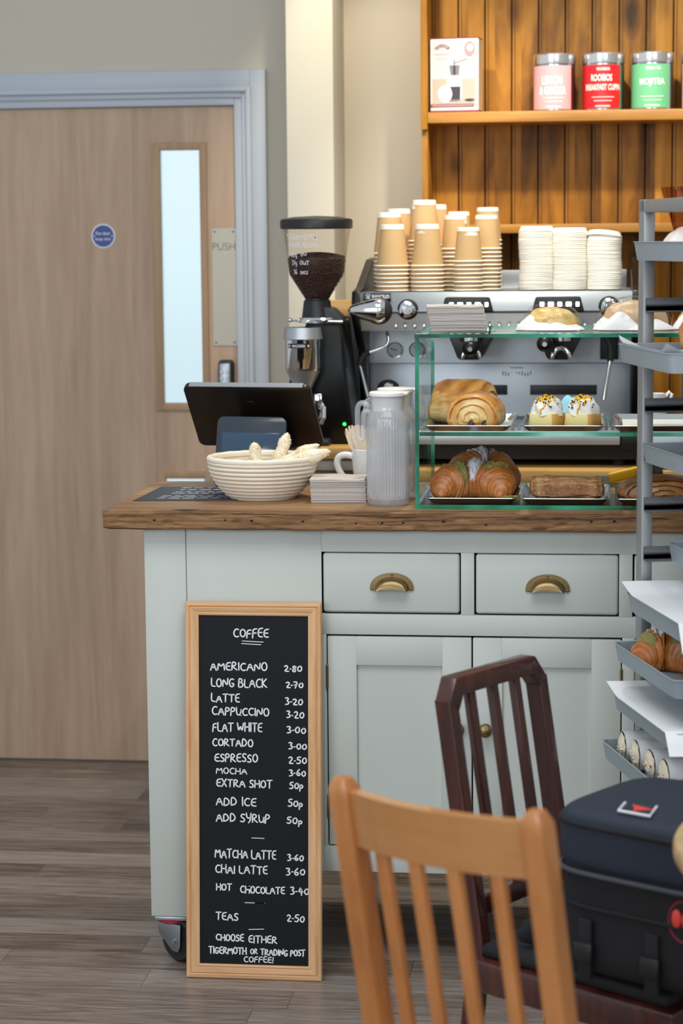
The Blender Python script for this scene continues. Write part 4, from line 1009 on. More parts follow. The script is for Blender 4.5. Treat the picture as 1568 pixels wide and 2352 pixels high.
# wrapped bakes on top of the case
napkin_stack(-.313, 4.852, 1.3993, 30, .124, .12, .00184, R(6), -.010, 'grey napkins on the display case', 'on top of the glass display case')
def wrapped(x, y, hx, hy, h, mat, label, film, seed, rz=0.):
    t = thing('wrapped_bake', label, 'pastry', (x, y, 1.3993), rz)
    def dome(k, amp, q):
        def f(u, v):
            a = 2 * PI * u; c = math.cos(v * PI / 2) ** .7 if v < 1 else 0; z = h * k * math.sin(v * PI / 2) ** .8
            n = noise.noise(Vector((math.cos(a) * 2.4, math.sin(a) * 2.4, v * 3 + seed))); cr = q * math.sin(11 * a + v * 9 + seed)
            r = (1 + amp * n + cr); return (hx * k * c * r * math.cos(a), hy * k * c * r * math.sin(a), .002 + max(z * (1 + amp * .6 * n), 0))
        return f
    build(MB().grid(dome(.86, .12, 0), 40, 18, cu=True, caps=True, bake=lambda u, v: .12 + .55 * max(0, .35 - v) + .5 * (noise.noise(Vector((u * 9, v * 5, seed))) + .2)), 'filling', M[mat], t, local=True, angle=70)
    if film: build(MB().grid(dome(1.0, .10, .035), 66, 16, cu=True), 'clear_bag', M['film'], t, local=True, angle=20)
    def sheet(s0, s1, hgt, off):
        def f(u, v):
            a = s0 + (s1 - s0) * u; k = 1.02 + .03 * math.sin(a * 7 + seed) + .16 * (1 - v) * max(0, math.sin(u * PI)) ; z = hgt * (.25 + .75 * math.sin(u * PI) ** .5) * v * (1 + .25 * math.sin(a * 5 + seed))
            return (hx * k * (1 - .25 * v * v) * math.cos(a), hy * k * (1 - .25 * v * v) * math.sin(a) - off, .001 + z)
        b = MB().grid(f, 30, 8)
        n = len(b.v); b.grid(lambda u, v: Vector(f(u, v)) + Vector((0, .0012, -.0005)), 30, 8)
        return b
    build(sheet(-3.6, -1.5, h * .48, .004), 'paper_wrap', M['parch'], t, local=True, angle=50, label='white paper wrap')
    build(sheet(-2.0, .1, h * .26, .007), 'paper_wrap', M['parch'], t, local=True, angle=50, label='white paper wrap')
M['berry'] = pastry('berry_crumble', '#efd48e', '#dfb55c', '#5a3a48', .3, 60, .5)
M['loaf'] = pastry('pale_loaf', '#dcc29c', '#c99f70', '#b8895c', .5, 40, .3)
wrapped(-.107, 4.83, .068, .052, .054, 'berry', 'yellow and purple crumble bake in a clear bag and white paper on the case', True, 2, R(-3))
wrapped(.075, 4.83, .082, .055, .070, 'loaf', 'pale loaf in cling wrap and white paper on the case, behind the steel rack post', True, 6, R(8))
wrapped(.215, 4.86, .055, .05, .055, 'bun', 'crusty brown bake in a paper wrap on the case, beyond the rack post', False, 9, R(12))
# bits behind the case
kn = thing('bread_knife', 'knife with a bright yellow handle lying behind the display case', 'knife', (.05, 5.115, ZC))
Mk = Matrix.Translation((.022, 5.115, ZC + .0135)) @ Matrix.Rotation(R(8), 4, 'Z') @ Matrix.Rotation(R(-13), 4, 'Y')
build(MB().box(0, .085, -.011, .011, -.010, .014, b=.006, seg=3, M=Mk), 'handle', M['yellow'], kn, label='yellow handle')
build(MB().prism([(.004, -.010), (.004, .008), (-.10, .004), (-.135, -.008)], 'y', -.0008, .0008, M=Matrix.Translation((.022, 5.115, ZC + .0135)) @ Matrix.Rotation(R(8), 4, 'Z')), 'blade', M['steel'], kn)
b = MB().lathe([(0, 0), (.030, 0), (.033, .004), (.036, .03), (.024, .055), (.022, .075), (0, .077)], 6, (.112, 5.13, ZC)); b.box(.085, .10, 5.12, 5.14, ZC + .03, ZC + .06, b=.003)
o = build(b, 'black_canister', M['blk'], angle=20); props(o, 'black angular canister beside the yellow handled knife', 'canister')

# ================================================================== back bench
bn = thing('back_bench', 'wood topped back bench carrying the espresso machine and grinder', 'bench', (0, 5.95, 0))
build(MB().box(-1.0, 1.2, 5.545, 6.195, .972, 1.012, b=.004), 'bench_top', M['bench'], bn)
build(MB().box(-.98, 1.18, 5.60, 6.19, .0, .972), 'carcass', M['darkgrey'], bn)
o = build(MB().box(-.86, -.575, 5.50, 5.86, 1.043, 1.073, b=.003), 'grinder_board', M['bench']); props(o, 'thick wooden board under the coffee grinder', 'board')
o = build(MB().box(-.85, -.585, 5.51, 5.85, 1.0122, 1.0428, b=.004), 'stone_slab', M['marble']); props(o, 'mottled stone slab beneath the grinder board', 'slab')
lg = thing('side_ledge', 'low dark cupboard with a brown wooden top between the grinder and the machine', 'cupboard', (-.7, 6.3, 1.012))
build(MB().box(-.80, -.52, 6.12, 6.19, 1.385, 1.43, b=.003), 'wooden_top', M['bench'], lg)
build(MB().box(-.79, -.52, 6.125, 6.185, 1.012, 1.385), 'dark_front', M['darkgrey'], lg)

# ================================================================== espresso machine
em = thing('espresso_machine', 'two group stainless steel espresso machine on the back bench', 'espresso machine', (-.27, 5.9, 1.012))
mx0, mx1 = -.622, .082
body = [(5.68, 1.464), (5.655, 1.452), (5.645, 1.412), (5.652, 1.404)]
b = MB().prism([(5.684, 1.463), (5.676, 1.4635), (5.650, 1.414), (5.652, 1.408), (5.70, 1.4), (5.72, 1.463)], 'x', mx0, mx1, b=.0015)
build(b, 'control_panel', M['panelsteel'], em)
build(MB().prism([(5.652, 1.408), (5.695, 1.362), (5.9, 1.362), (5.9, 1.40), (5.70, 1.401)], 'x', mx0, mx1), 'lower_panel', M['darkgrey'] if False else M['steel'], em)
b = MB()
for k in range(24):
    x = mx0 + .09 + k * .0245; b.box(x, x + .006, 5.672, 5.69, 1.368, 1.380, b=.0015)
build(b, 'vent_slots', M['chrome'], em)
b = MB().box(mx0, mx1, 5.70, 6.14, 1.40, 1.462, b=.002); build(b, 'cup_deck', M['steel'], em)
b = MB().box(mx0 + .04, mx1 - .01, 6.10, 6.115, 1.462, 1.512, b=.002); build(b, 'deck_guard', M['steel'], em)
for s, x0, x1 in ((0, mx0 - .022, mx0), (1, mx1, mx1 + .022)):
    poly = [(5.645, 1.405), (5.672, 1.466), (5.76, 1.474), (6.02, 1.545), (6.14, 1.55), (6.14, 1.075), (5.9, 1.075), (5.86, 1.12), (5.80, 1.30)]
    build(MB().prism(poly, 'x', x0, x1, b=.003), 'side_panel', M['blkgloss'], em)
b = MB().box(mx0, mx1, 5.90, 6.13, 1.075, 1.40); b.box(mx0, mx1, 5.888, 5.902, 1.075, 1.266, b=.003); build(b, 'back_splash', M['steel'], em)
b = MB()
for x0, x1 in ((-.425, -.248), (-.187, -.008)): b.box(x0, x1, 5.886, 5.9, 1.18, 1.207, b=.001)
build(b, 'cup_stop_slot', M['blk'], em)
b = MB()
rg = random.Random(8)
for k in range(11):
    x = -.262 + k * .0075; 
    if k not in (4,): b.box(x, x + .003, 5.8865, 5.888, 1.236 + rg.uniform(-.006, .006), 1.241 + rg.uniform(-.002, .004))
b.box(-.24, -.205, 5.8865, 5.888, 1.2525, 1.2545)
build(b, 'notice_print', M['greyp'], em)
b = MB().box(mx0 + .01, .052, 5.60, 5.90, 1.072, 1.1075, b=.003); tr = build(b, 'drip_tray', M['traysteel'], em)
build(MB().box(.053, .12, 5.605, 5.9, 1.06, 1.112, b=.006), 'tray_end_cap', M['blk'], em)
b = MB()
for k in range(40): b.box(-.595 + k * .016, -.587 + k * .016, 5.615, 5.88, 1.1078, 1.111)
build(b, 'tray_grille', M['chrome'], tr)
build(MB().box(mx0 + .005, mx1 + .02, 5.65, 6.12, 1.03, 1.072), 'base', M['blk'], em)
for x in (-.58, .05):
    for y in (5.68, 6.06): build(MB().cyl((x, y, 1.0122), (x, y, 1.031), .018, n=16), 'foot', M['rubber'], em)
# maker's badge
bd = build(MB().box(-.612, -.541, 5.655, 5.668, 1.443, 1.4615, b=.001, M=Matrix.Translation((0, 0, 0))), 'badge', M['blk'], em)
fn = lambda u, v: (u, 5.6545, v)
b = MB(); printed(b, 'RANCILIO', -.589, -.5435, 1.4475, 1.4575, fn, bold=.045)
for (x, fl) in ((-.6035, -1), (-.5965, 1)):
    b.tube([(x - fl * .003, 5.6545, 1.446), (x - fl * .003, 5.6545, 1.4585), (x + fl * .001, 5.6545, 1.4595), (x + fl * .003, 5.6545, 1.456), (x + fl * .001, 5.6545, 1.4525), (x - fl * .003, 5.6545, 1.452), (x + fl * .003, 5.6545, 1.446)], .0009, 5)
build(b, 'lettering', M['signwhite'], bd)
# steam lever and knobs
def facing(x, z, y): return Matrix.Translation((x, y, z)) @ Matrix.Rotation(PI / 2, 4, 'X')
b = MB().lathe([(0, 0), (.034, 0), (.036, .004), (.03, .008), (0, .008)], 32, M=facing(-.572, 1.416, 5.654)); lv = build(b, 'steam_lever', M['blk'], em)
b = MB()
def lev(u, v):
    a = 2 * PI * u; t = v; x = -.572 - .078 * t; r = (.0275 * (1 - t) ** .9 + .0095) * (math.sin(min(1, (1 - t) * 9 + .02) * PI / 2)) * (math.sin(min(1, t * 3.0 + .45) * PI / 2))
    return (x + .02 * (1 - t) ** 3, 5.628 + r * .7 * math.cos(a) * .9 - .004, 1.417 + r * math.sin(a) + .0 * t)
b.grid(lev, 28, 26, cu=True, caps=True); build(b, 'lever_arm', M['chrome'], lv)
def knob(x, z, nm='water_knob'):
    k = build(MB().lathe([(0, 0), (.026, 0), (.027, .004), (.022, .007), (0, .007)], 32, M=facing(x, z, 5.656)), nm, M['blk'], em)
    b = MB().lathe([(0, .004), (.021, .004), (.0225, .010), (.021, .026), (.014, .028), (.0125, .024), (.0085, .024), (.0075, .030), (0, .030)], 48, M=facing(x, z, 5.656), rf=lambda a, zz: 1 + (.06 * math.cos(3 * a + .6) if zz > .006 else 0))
    build(b, 'grip', M['chrome'], k)
knob(-.496, 1.419); knob(.022, 1.424)
# keypads and groups
for gx in (-.338, -.105):
    poly = [(gx - .0605, 1.450), (gx + .0535, 1.450), (gx + .064, 1.412), (gx + .062, 1.4095), (gx - .068, 1.4095), (gx - .07, 1.412)]
    k = build(MB().prism(poly, 'y', 5.637, 5.675, b=.004), 'keypad', M['blk'], em)
    for j in range(5):
        x = gx - .044 + j * .0227; w = (.0052, .0068, .0052, .0068, .0042)[j]
        build(MB().prism([(x - w, 1.4255), (x + w, 1.4255), (x + w * 1.05, 1.431), (x + w, 1.4365), (x - w, 1.4365), (x - w * 1.05, 1.431)], 'y', 5.634, 5.639, b=.001), 'lit_button', M['ledw'], k)
    g = build(MB().prism([(gx - .062, 1.362), (gx + .066, 1.362), (gx + .030, 1.290), (gx + .022, 1.284), (gx - .026, 1.284), (gx - .034, 1.290)], 'y', 5.71, 5.9, b=.004), 'group_head', M['blk'], em)
    hx, hz = (gx + .006, 1.318) if gx < -.2 else (gx - .036, 1.330)
    pf = build(MB().lathe([(0, 0), (.012, .0), (.0185, .005), (.021, .014), (.0205, .03), (.015, .05), (.012, .09)], 28, M=facing(hx, hz, 5.60) @ Matrix.Rotation(PI, 4, 'X') ), 'portafilter', M['blkgloss'], em)
    b = MB().lathe([(0, 0), (.006, 0), (.006, .001), (0, .001)], 20, M=facing(hx, hz, 5.5995)); build(b, 'end_cap', M['chrome'], pf)
    cx = gx - .0 + .004; b = MB()
    for s in (-1, 1): b.tube([(cx, 5.70, 1.316), (cx + s * .012, 5.695, 1.312), (cx + s * .021, 5.692, 1.300), (cx + s * .024, 5.692, 1.288)], [.007, .0075, .007, .0055], 10)
    b.cyl((cx, 5.69, 1.335), (cx, 5.69, 1.355), .030, n=28)
    build(b, 'spout', M['chrome'], pf)
for gx in (-.553, -.493):
    ga = build(MB().lathe([(0, 0), (.020, 0), (.0215, .002), (.0215, .009), (.019, .010), (.0185, .006), (0, .006)], 36, M=facing(gx, 1.302, 5.9)), 'pressure_gauge', M['chrome'], em)
    build(MB().lathe([(0, 0), (.0185, 0), (.0185, .001), (0, .001)], 32, M=facing(gx, 1.302, 5.8935)), 'dial', M['signwhite'], ga)
    b = MB().box(-.012, .006, -.0006, .0006, -.0012, .0012, M=Matrix.Translation((gx, 5.8915, 1.302)) @ Matrix.Rotation(R(20 if gx < -.52 else 50), 4, 'Y')); build(b, 'needle', M['blk'], ga)
sw = build(MB().lathe([(0, 0), (.021, 0), (.023, .003), (.021, .006), (0, .006)], 32, M=facing(-.571, 1.199, 5.889) @ Matrix.Scale(1.3, 4, (1, 0, 0))), 'power_switch', M['blk'], em)
build(MB().lathe([(0, .004), (.015, .004), (.016, .008), (.013, .0095), (.0125, .008), (0, .008)], 32, M=facing(-.571, 1.199, 5.889)), 'dial', M['chrome'], sw)
b = MB().tube(smooth([(-.560, 5.73, 1.372), (-.556, 5.72, 1.352), (-.553, 5.715, 1.336), (-.560, 5.71, 1.322), (-.575, 5.705, 1.315), (-.606, 5.70, 1.304)]), .0042, 10)
wd = build(b, 'steam_wand', M['chrome'], em)
build(MB().tube([(-.604, 5.70, 1.305), (-.614, 5.695, 1.300), (-.623, 5.69, 1.287), (-.627, 5.688, 1.272)], .0088, 10), 'rubber_grip', M['rubber'], wd)
build(MB().tube([(-.626, 5.688, 1.274), (-.605, 5.68, 1.19)], [.0045, .0055], 10), 'wand_tip', M['steel'], wd)
wd2 = build(MB().tube([(.022, 5.74, 1.372), (.023, 5.735, 1.34)], .0042, 10), 'steam_wand', M['chrome'], em)
build(MB().tube([(.016, 5.735, 1.342), (.024, 5.73, 1.325), (.028, 5.725, 1.305), (.026, 5.72, 1.28)], .0088, 10), 'rubber_grip', M['rubber'], wd2)
build(MB().tube([(.026, 5.72, 1.282), (.010, 5.71, 1.18)], [.0045, .0055], 10), 'wand_tip', M['chrome'], wd2)
b = MB().box(-.0, .048, 5.885, 5.899, 1.275, 1.362, b=.002); build(b, 'wand_plate', M['blk'], em)

# cups: inverted, nested, every cup its own object
def cup_proto(name, rr, rb, h, loc):
    b = MB()
    b.lathe([(rr - .0015, .0002), (rr + .0008, 0), (rr + .0022, .0016), (rr + .001, .0034), (rr - .0004, .0034)], 36, mi=1)
    b.lathe([(rr - .0004, .0034), (rb + (rr - rb) * .12, h * .88)], 36, mi=0)
    b.lathe([(rb + (rr - rb) * .12, h * .88), (rb + (rr - rb) * .125 + .0004, h * .882), (rb + .0004, h - .0005), (rb - .0014, h), (rb - .0022, h - .005), (0, h - .005)], 36, mi=1)
    b.lathe([(rr - .0015, .0002), (rb - .0012, h - .0066), (0, h - .0066)], 36, mi=0)
    return build(b, name, [M['kraft'], M['cupwhite']], local=True, loc=loc, angle=50)
DZ = 1.4642
big = small = None
stacks = [('a', -.546, 5.765, 7, 'b', 'nearest the machine badge, in the front row'), ('b', -.454, 5.765, 7, 'b', 'second from the machine badge in the front row'), ('c', -.346, 5.765, 8, 's', 'shorter one at the end of the front row nearest the lids'),
 ('d', -.562, 5.858, 10, 'b', 'just behind the front stack nearest the badge'), ('e', -.469, 5.858, 13, 'b', 'tallest one, in the middle row behind the second front stack'), ('f', -.385, 5.858, 11, 's', 'narrow one in the middle row behind the short front stack'), ('g', -.303, 5.858, 11, 's', 'middle row end one nearest the white lids'),
 ('h', -.546, 5.952, 11, 'b', 'back row one by the wall end of the machine'), ('i', -.448, 5.952, 12, 'b', 'back row one peeping out beside the tallest stack'), ('j', -.384, 5.955, 12, 's', 'back row one behind the narrow middle stack'), ('k', -.305, 5.955, 13, 's', 'back row end one nearest the white lids')]
for key, x, y, n, kd, where in stacks:
    for i in range(n):
        if kd == 'b':
            if big is None: big = cup_proto('paper_cup', .0425, .030, .110, (x, y, DZ)); o = big
            else: o = big.copy(); C.objects.link(o)
        else:
            if small is None: small = cup_proto('small_paper_cup', .0375, .0285, .090, (x, y, DZ)); o = small
            else: o = small.copy(); C.objects.link(o)
        o.location = (x + rnd.uniform(-.0006, .0006), y + rnd.uniform(-.0006, .0006), DZ + i * .01075); o.rotation_euler = (0, 0, rnd.uniform(0, 6))
        lab = ('top upside down kraft paper cup of the stack ' if i == n - 1 else 'kraft paper cup nested under others in the stack ') + where
        props(o, ' '.join(lab.split()[:16]), 'cup', 'kraft paper cups stacked on the espresso machine')
# lids
lidp = None
def lid_proto(loc):
    b = MB().lathe([(.0415, 0), (.0455, 0), (.0468, .0012), (.0468, .0034), (.0452, .0046), (.0438, .0052), (.0425, .0125), (.0405, .0138), (.0385, .0128), (.037, .0095), (0, .0095)], 30)
    return build(b, 'cup_lid', M['lid'], local=True, loc=loc, angle=40)
for x, y, n, where in ((-.1685, 5.815, 31, 'the lid stack nearest the paper cups'), (-.081, 5.815, 30, 'the middle lid stack'), (.009, 5.815, 27, 'the lid stack nearest the steel rack')):
    for i in range(n):
        if lidp is None: lidp = lid_proto((x, y, DZ)); o = lidp
        else: o = lidp.copy(); C.objects.link(o)
        o.location = (x + rnd.uniform(-.0003, .0003) + (.0015 * math.sin(i * .25 + x * 9)), y + rnd.uniform(-.0003, .0003), DZ + i * .0051 + (.004 if i == n - 1 and x > 0 else 0)); o.rotation_euler = (0, R(9) if (i == n - 1 and x > 0) else 0, rnd.uniform(0, 6))
        lab = ('topmost white plastic cup lid on ' if i == n - 1 else 'white plastic cup lid nested within ') + where
        props(o, lab, 'lid', 'white cup lids stacked on the espresso machine')

# ================================================================== coffee grinder
gx, gy = -.729, 5.62
gr = thing('coffee_grinder', 'black and chrome coffee grinder with a smoked hopper of beans', 'coffee grinder', (-.715, 5.65, 1.073))
b = MB().lathe([(.029, 1.445), (.072, 1.513), (.0775, 1.56), (.0885, 1.634)], 48, (gx, gy, 0)); hop = build(b, 'hopper', M['hopper'], gr, label='smoked clear hopper with white handwriting')
b = MB().lathe([(.0885, 1.628), (.0935, 1.63), (.094, 1.648), (.091, 1.653), (.06, 1.659), (0, 1.662)], 48, (gx, gy, 0)); build(b, 'hopper_lid', M['blk'], gr)
b = MB()
def hop_r(z): return .072 + (z - 1.513) * (.0775 - .072) / .047 if z < 1.56 else .0775 + (z - 1.56) * (.0885 - .0775) / .074
def hfn(u, v):                                     # u: arc length from the front, v: height
    r = hop_r(v) + .0006; a = -PI / 2 + u / r; return (gx + r * math.cos(a), gy + r * math.sin(a), v)
for s, u0, u1, z, h, t in (('TIGERMOTH', -.082, .012, 1.602, .0135, .0017), ('HOUSE BLEND', -.074, .016, 1.584, .012, .0016), ('18g', -.068, -.045, 1.557, .012, .0016), ('IN', -.032, -.017, 1.559, .0095, .0016), ('37g', -.065, -.046, 1.537, .012, .0016), ('OUT', -.036, -.010, 1.538, .0095, .0016), ('16', -.058, -.046, 1.514, .012, .0016), ('secs', -.036, -.014, 1.514, .014, .0016)):
    write(b, s, u0, u1, z, h, t, hfn, slope=-.03)
build(b, 'handwriting', M['chalk'], hop)
b = MB().lathe([(0, 1.446), (.027, 1.447), (.069, 1.514), (.0735, 1.55), (.073, 1.555), (.05, 1.562), (.02, 1.567), (0, 1.568)], 48, (gx, gy, 0))
for i, p in enumerate(b.v):
    q = p * 130; d = noise.noise(q) * .0022
    b.v[i] = p + Vector((d, d * .4, d)) * (1 if p.z > 1.54 else .35) + (Vector((0, 0, 0)))
rg = random.Random(4)
for k in range(300):
    a = rg.uniform(0, 2 * PI); r = .070 * math.sqrt(rg.random()); z = 1.566 - .010 * (r / .07) ** 2
    b.ball((gx + r * math.cos(a), gy + r * math.sin(a), z), .0046, 4, sc=(1.25, .9, .75))
for k in range(500):
    a = rg.uniform(-PI, 0); z = rg.uniform(1.45, 1.552); r = (.029 + (z - 1.445) * .632 if z < 1.513 else hop_r(z)) - .0058
    b.ball((gx + r * math.cos(a), gy + r * math.sin(a), z), .0044, 4, sc=(1.2, .8, 1))
o = build(b, 'coffee_beans', M['beans'], angle=60); props(o, 'dark roasted coffee beans filling the grinder hopper', 'coffee beans', kind='stuff')
b = MB().lathe([(.041, 1.400), (.0395, 1.405), (.0345, 1.444), (.031, 1.446), (.031, 1.45), (0, 1.45)], 40, (gx, gy, 0)); b.prism([(gx + .02, 1.43), (gx + .044, 1.425), (gx + .068, 1.402), (gx + .072, 1.392), (gx, 1.392)], 'y', gy - .03, gy + .05, b=.004)
build(b, 'hopper_collar', M['blk'], gr)
b = MB().lathe([(.046, 1.386), (.053, 1.388), (.054, 1.396), (.05, 1.401), (.03, 1.402)], 40, (gx + .004, gy - .005, 0)); b.tube([(gx + .035, gy - .045, 1.392), (gx + .072, gy - .045, 1.391)], .0055, 10); b.tube([(gx - .045, gy - .02, 1.394), (gx - .066, gy - .03, 1.395)], .004, 8); b.ball((gx - .067, gy - .031, 1.395), .006, 6)
build(b, 'clamp_ring', M['chrome'], gr)
b = MB().prism([(-.752, 1.392), (-.664, 1.392), (-.655, 1.30), (-.652, 1.26), (-.630, 1.09), (-.640, 1.073), (-.80, 1.073), (-.808, 1.09), (-.803, 1.22), (-.79, 1.30)], 'y', 5.585, 5.80, b=.008); body = build(b, 'body', M['blkgloss'], gr)
b = MB().box(-.79, -.69, 5.535, 5.62, 1.073, 1.09, b=.006); build(b, 'base_plate', M['darkgrey'], gr)
dx, dy = -.757, 5.545
b = MB().lathe([(0, 1.372), (.044, 1.376), (.046, 1.378), (.051, 1.352), (.0515, 1.349), (.049, 1.348)], 44, (dx, dy, 0)); build(b, 'doser_lid', M['steel'], gr)
ds = build(MB().lathe([(.0495, 1.349), (.0485, 1.346), (.0485, 1.275), (.045, 1.268)], 44, (dx, dy, 0)), 'doser_barrel', M['chrome'], gr)
build(MB().lathe([(.045, 1.268), (.022, 1.222), (.021, 1.20), (0, 1.20)], 44, (dx, dy, 0)), 'doser_funnel', M['steel'], gr)
def dfn(u, v, o=.0008):
    r = .0485 + o; a = -PI / 2 + u / r; return (dx + r * math.cos(a), dy + r * math.sin(a), v)
b = MB().grid(lambda u, v: dfn(-.036 + .062 * u, 1.327 + .011 * v), 20, 2); bg = build(b, 'badge', M['blk'], ds)
b = MB(); printed(b, 'MAZZER', -.022, .013, 1.3295, 1.3352, lambda u, v: dfn(u, v, .0014), bold=.02)
for u in (-.031, .021): b.add([dfn(u + .0025 * math.cos(k), 1.3325 + .003 * math.sin(k), .0014) for k in range(6)], [list(range(6))])
build(b, 'lettering', M['signwhite'], bg)
b = MB().box(-.728, -.708, 5.535, 5.545, 1.13, 1.208, b=.002); b.tube([(-.71, 5.53, 1.19), (-.698, 5.50, 1.175), (-.697, 5.49, 1.15), (-.705, 5.50, 1.135)], .0055, 8); b.cyl((-.718, 5.54, 1.165), (-.718, 5.525, 1.165), .007)
build(b, 'portafilter_fork', M['chrome'], gr)
build(MB().ball((-.656, 5.583, 1.126), .0042, 8), 'power_light', M['ledg'], body, label='green power light')
# odds and ends on the bench
b = MB().grid(lambda u, v: (-.12 + .08 * u + .004 * math.sin(v * 9), 5.50 + .06 * v, 1.1105 + .085 * math.sin(u * PI) ** .6 * math.sin(v * PI) ** .5 * (1 + .2 * noise.noise(Vector((u * 5, v * 5, 1))))), 20, 14)
b.grid(lambda u, v: (-.12 + .08 * u, 5.50 + .06 * v, 1.1085), 20, 14)
for i, p in enumerate(b.v): b.v[i] = p + Vector((0, .11, 0))
o = build(b, 'cleaning_cloth', M['bluecloth'], angle=80); props(o, 'crumpled light blue cloth on the machine drip tray behind the cream cakes', 'cloth')
jt = thing('milk_jug', 'small white china milk jug behind the steel rack post', 'jug', (.143, 5.62, 1.115))
b = MB().lathe([(0, 0), (.018, 0), (.026, .02), (.026, .045), (.021, .065), (.025, .088), (.0235, .088), (.019, .065), (.023, .045), (.023, .02), (0, .004)], 30); build(b, 'body', M['ceram'], jt, local=True)
b = MB().tube([(.024, 0, .08), (.034, 0, .092), (.040, 0, .086), (.036, 0, .07), (.024, 0, .05)], .0045, 8); build(b, 'handle', M['ceram'], jt, local=True)
o = build(MB().box(.128, .42, 5.56, 5.95, 1.02, 1.1145, b=.004), 'knock_box', M['steel']); props(o, 'plain steel knock box under the small milk jug', 'knock box')
# amber jar, upper right, on a stand behind the rack
aj = thing('amber_hopper', 'amber tinted bean hopper showing through the steel rack', 'hopper', (.26, 5.9, 1.115))
b = MB().lathe([(.035, 1.50), (.088, 1.60), (.125, 1.72), (.128, 1.73), (0, 1.735)], 40, (.285, 5.9, 0)); build(b, 'hopper', M['amber'], aj)
build(MB().lathe([(.032, 1.503), (.082, 1.59), (.0, 1.61)], 36, (.285, 5.9, 0)), 'beans', M['beans'], aj)
build(MB().box(.22, .36, 5.82, 6.0, 1.1148, 1.50, b=.01), 'motor_body', M['steel'], aj)

# ================================================================== stained pine shelf unit
su = thing('shelf_unit', 'stained orange pine wall shelf unit with a tongue and groove back', 'shelf', (0, 6.3, 1.012))
b = MB(); x = -.487; pit = .0765
b.box(-.487, .78, 6.392, 6.43, 1.012, 3.0, 1)
bx_ = -.487
while bx_ < .78:
    b.box(bx_ + .0022, min(bx_ + pit - .0022, .78), 6.38, 6.395, 1.012, 3.0, 0, b=.0012)
    b.box(bx_ + .0085, bx_ + .0105, 6.3797, 6.381, 1.012, 3.0, 1)
    bx_ += pit
build(b, 'back_boards', [M['pine'], M['groove']], su)
b = MB().box(-.505, -.486, 6.2, 6.43, 1.905, 3.0, b=.002); build(b, 'side_panel', M['pine'], su)
b = MB().box(-.503, -.486, 6.215, 6.43, 1.60, 1.905, b=.002); build(b, 'side_panel', M['pine'], su)
build(MB().box(-.4855, .78, 6.2, 6.38, 1.923, 1.953, b=.002), 'shelf', M['pineh'], su)
build(MB().box(-.4855, .78, 6.2, 6.38, 1.614, 1.639, b=.002), 'shelf', M['pineh'], su)

# boxed grinder on the shelf
bw, bd_, bh = .137, .07, .206
bz = R(-7); bo = thing('boxed_coffee_grinder', 'white printed carton with a hand coffee grinder picture on the pine shelf', 'box', (-.408, 6.262, 1.9532), bz)
y0 = -bd_ / 2
build(MB().box(-bw / 2, bw / 2, y0, bd_ / 2, 0, bh, b=.0012), 'carton', M['signwhite'], bo, local=True)
build(MB().box(-bw / 2 - .0004, bw / 2 + .0004, y0 - .0004, bd_ / 2, 0, .006), 'bottom_band', M['boxred'], bo, local=True)
build(MB().box(-bw / 2 - .0004, bw / 2 + .0004, y0 - .0002, bd_ / 2, bh - .002, bh + .001), 'top_band', M['boxred'], bo, local=True)
build(MB().box(bw / 2, bw / 2 + .0006, y0 + .004, bd_ / 2 - .004, .006, bh - .003), 'side_print', M['boxside'], bo, local=True)
b = MB(); F = lambda u, v, o=0: (u, y0 - .0006 - o, v)
def quad(u0, u1, v0, v1, mi, o=0.): b.add([F(u0, v0, o), F(u1, v0, o), F(u1, v1, o), F(u0, v1, o)], [[0, 1, 2, 3]], mi)
def oval(u, v, a, c, mi, o=0., n=24): b.add([F(u + a * math.cos(2 * PI * k / n), v + c * math.sin(2 * PI * k / n), o) for k in range(n)], [list(range(n))], mi)
def poly(ps, mi, o=0.): b.add([F(u, v, o) for u, v in ps], [list(range(len(ps)))], mi)
quad(-.063, .061, .022, .198, 0); quad(-.063, .061, .022, .094, 1, .0002)
for k in range(12):                                                       # maroon arched name plate
    a0, a1 = PI * (.82 - .64 * k / 12), PI * (.82 - .64 * (k + 1) / 12)
    poly([(-.034 + .026 * math.cos(a0), .166 + .026 * math.sin(a0) * .9), (-.034 + .026 * math.cos(a1), .166 + .026 * math.sin(a1) * .9), (-.034 + .017 * math.cos(a1), .166 + .017 * math.sin(a1) * .9), (-.034 + .017 * math.cos(a0), .166 + .017 * math.sin(a0) * .9)], 4, .0006)
quad(-.056, -.012, .161, .162, 2, .0006); quad(-.05, -.018, .152, .1525, 2, .0006); quad(-.05, -.02, .147, .1475, 2, .0006)
oval(.044, .175, .015, .021, 5, .0006); oval(.045, .179, .009, .010, 6, .0008)
b.add([F(.038, .150, .0008), F(.039, .148, .0008), F(.002, .136, .0008), F(.001, .138, .0008)], [[0, 1, 2, 3]], 2)
quad(-.001, .001, .132, .146, 3, .0008); poly([(-.014, .131), (.016, .131), (.013, .104), (-.010, .104)], 2, .0008); quad(-.003, .004, .104, .13, 3, .001)
poly([(-.020, .100), (.022, .100), (.022, .036), (-.020, .036)], 6, .0008); poly([(-.012, .072), (.018, .072), (.017, .036), (-.011, .036)], 3, .001); quad(-.012, .016, .094, .1, 7, .001)
oval(-.026, .052, .020, .024, 7, .0012); oval(.044, .034, .014, .004, 3, .001); oval(-.008, .034, .026, .003, 2, .0009)
quad(-.067, .056, .0155, .0235, 4, .0008)
pr = build(b, 'printed_picture', [M['boxpic'], M['boxtab'], M['boxgrey'], M['boxdark'], M['boxred'], M['boxskin'], M['signwhite'], M['white']], bo, local=True, weld=False)
b = MB()
def arc(u, v):
    a = PI * .78 - PI * .56 * u; r = .0185 + .006 * v; return F(-.034 + r * math.cos(a), .166 + r * .9 * math.sin(a), .0012)
printed(b, 'KILNER', 0, 1, 0, 1, arc); 
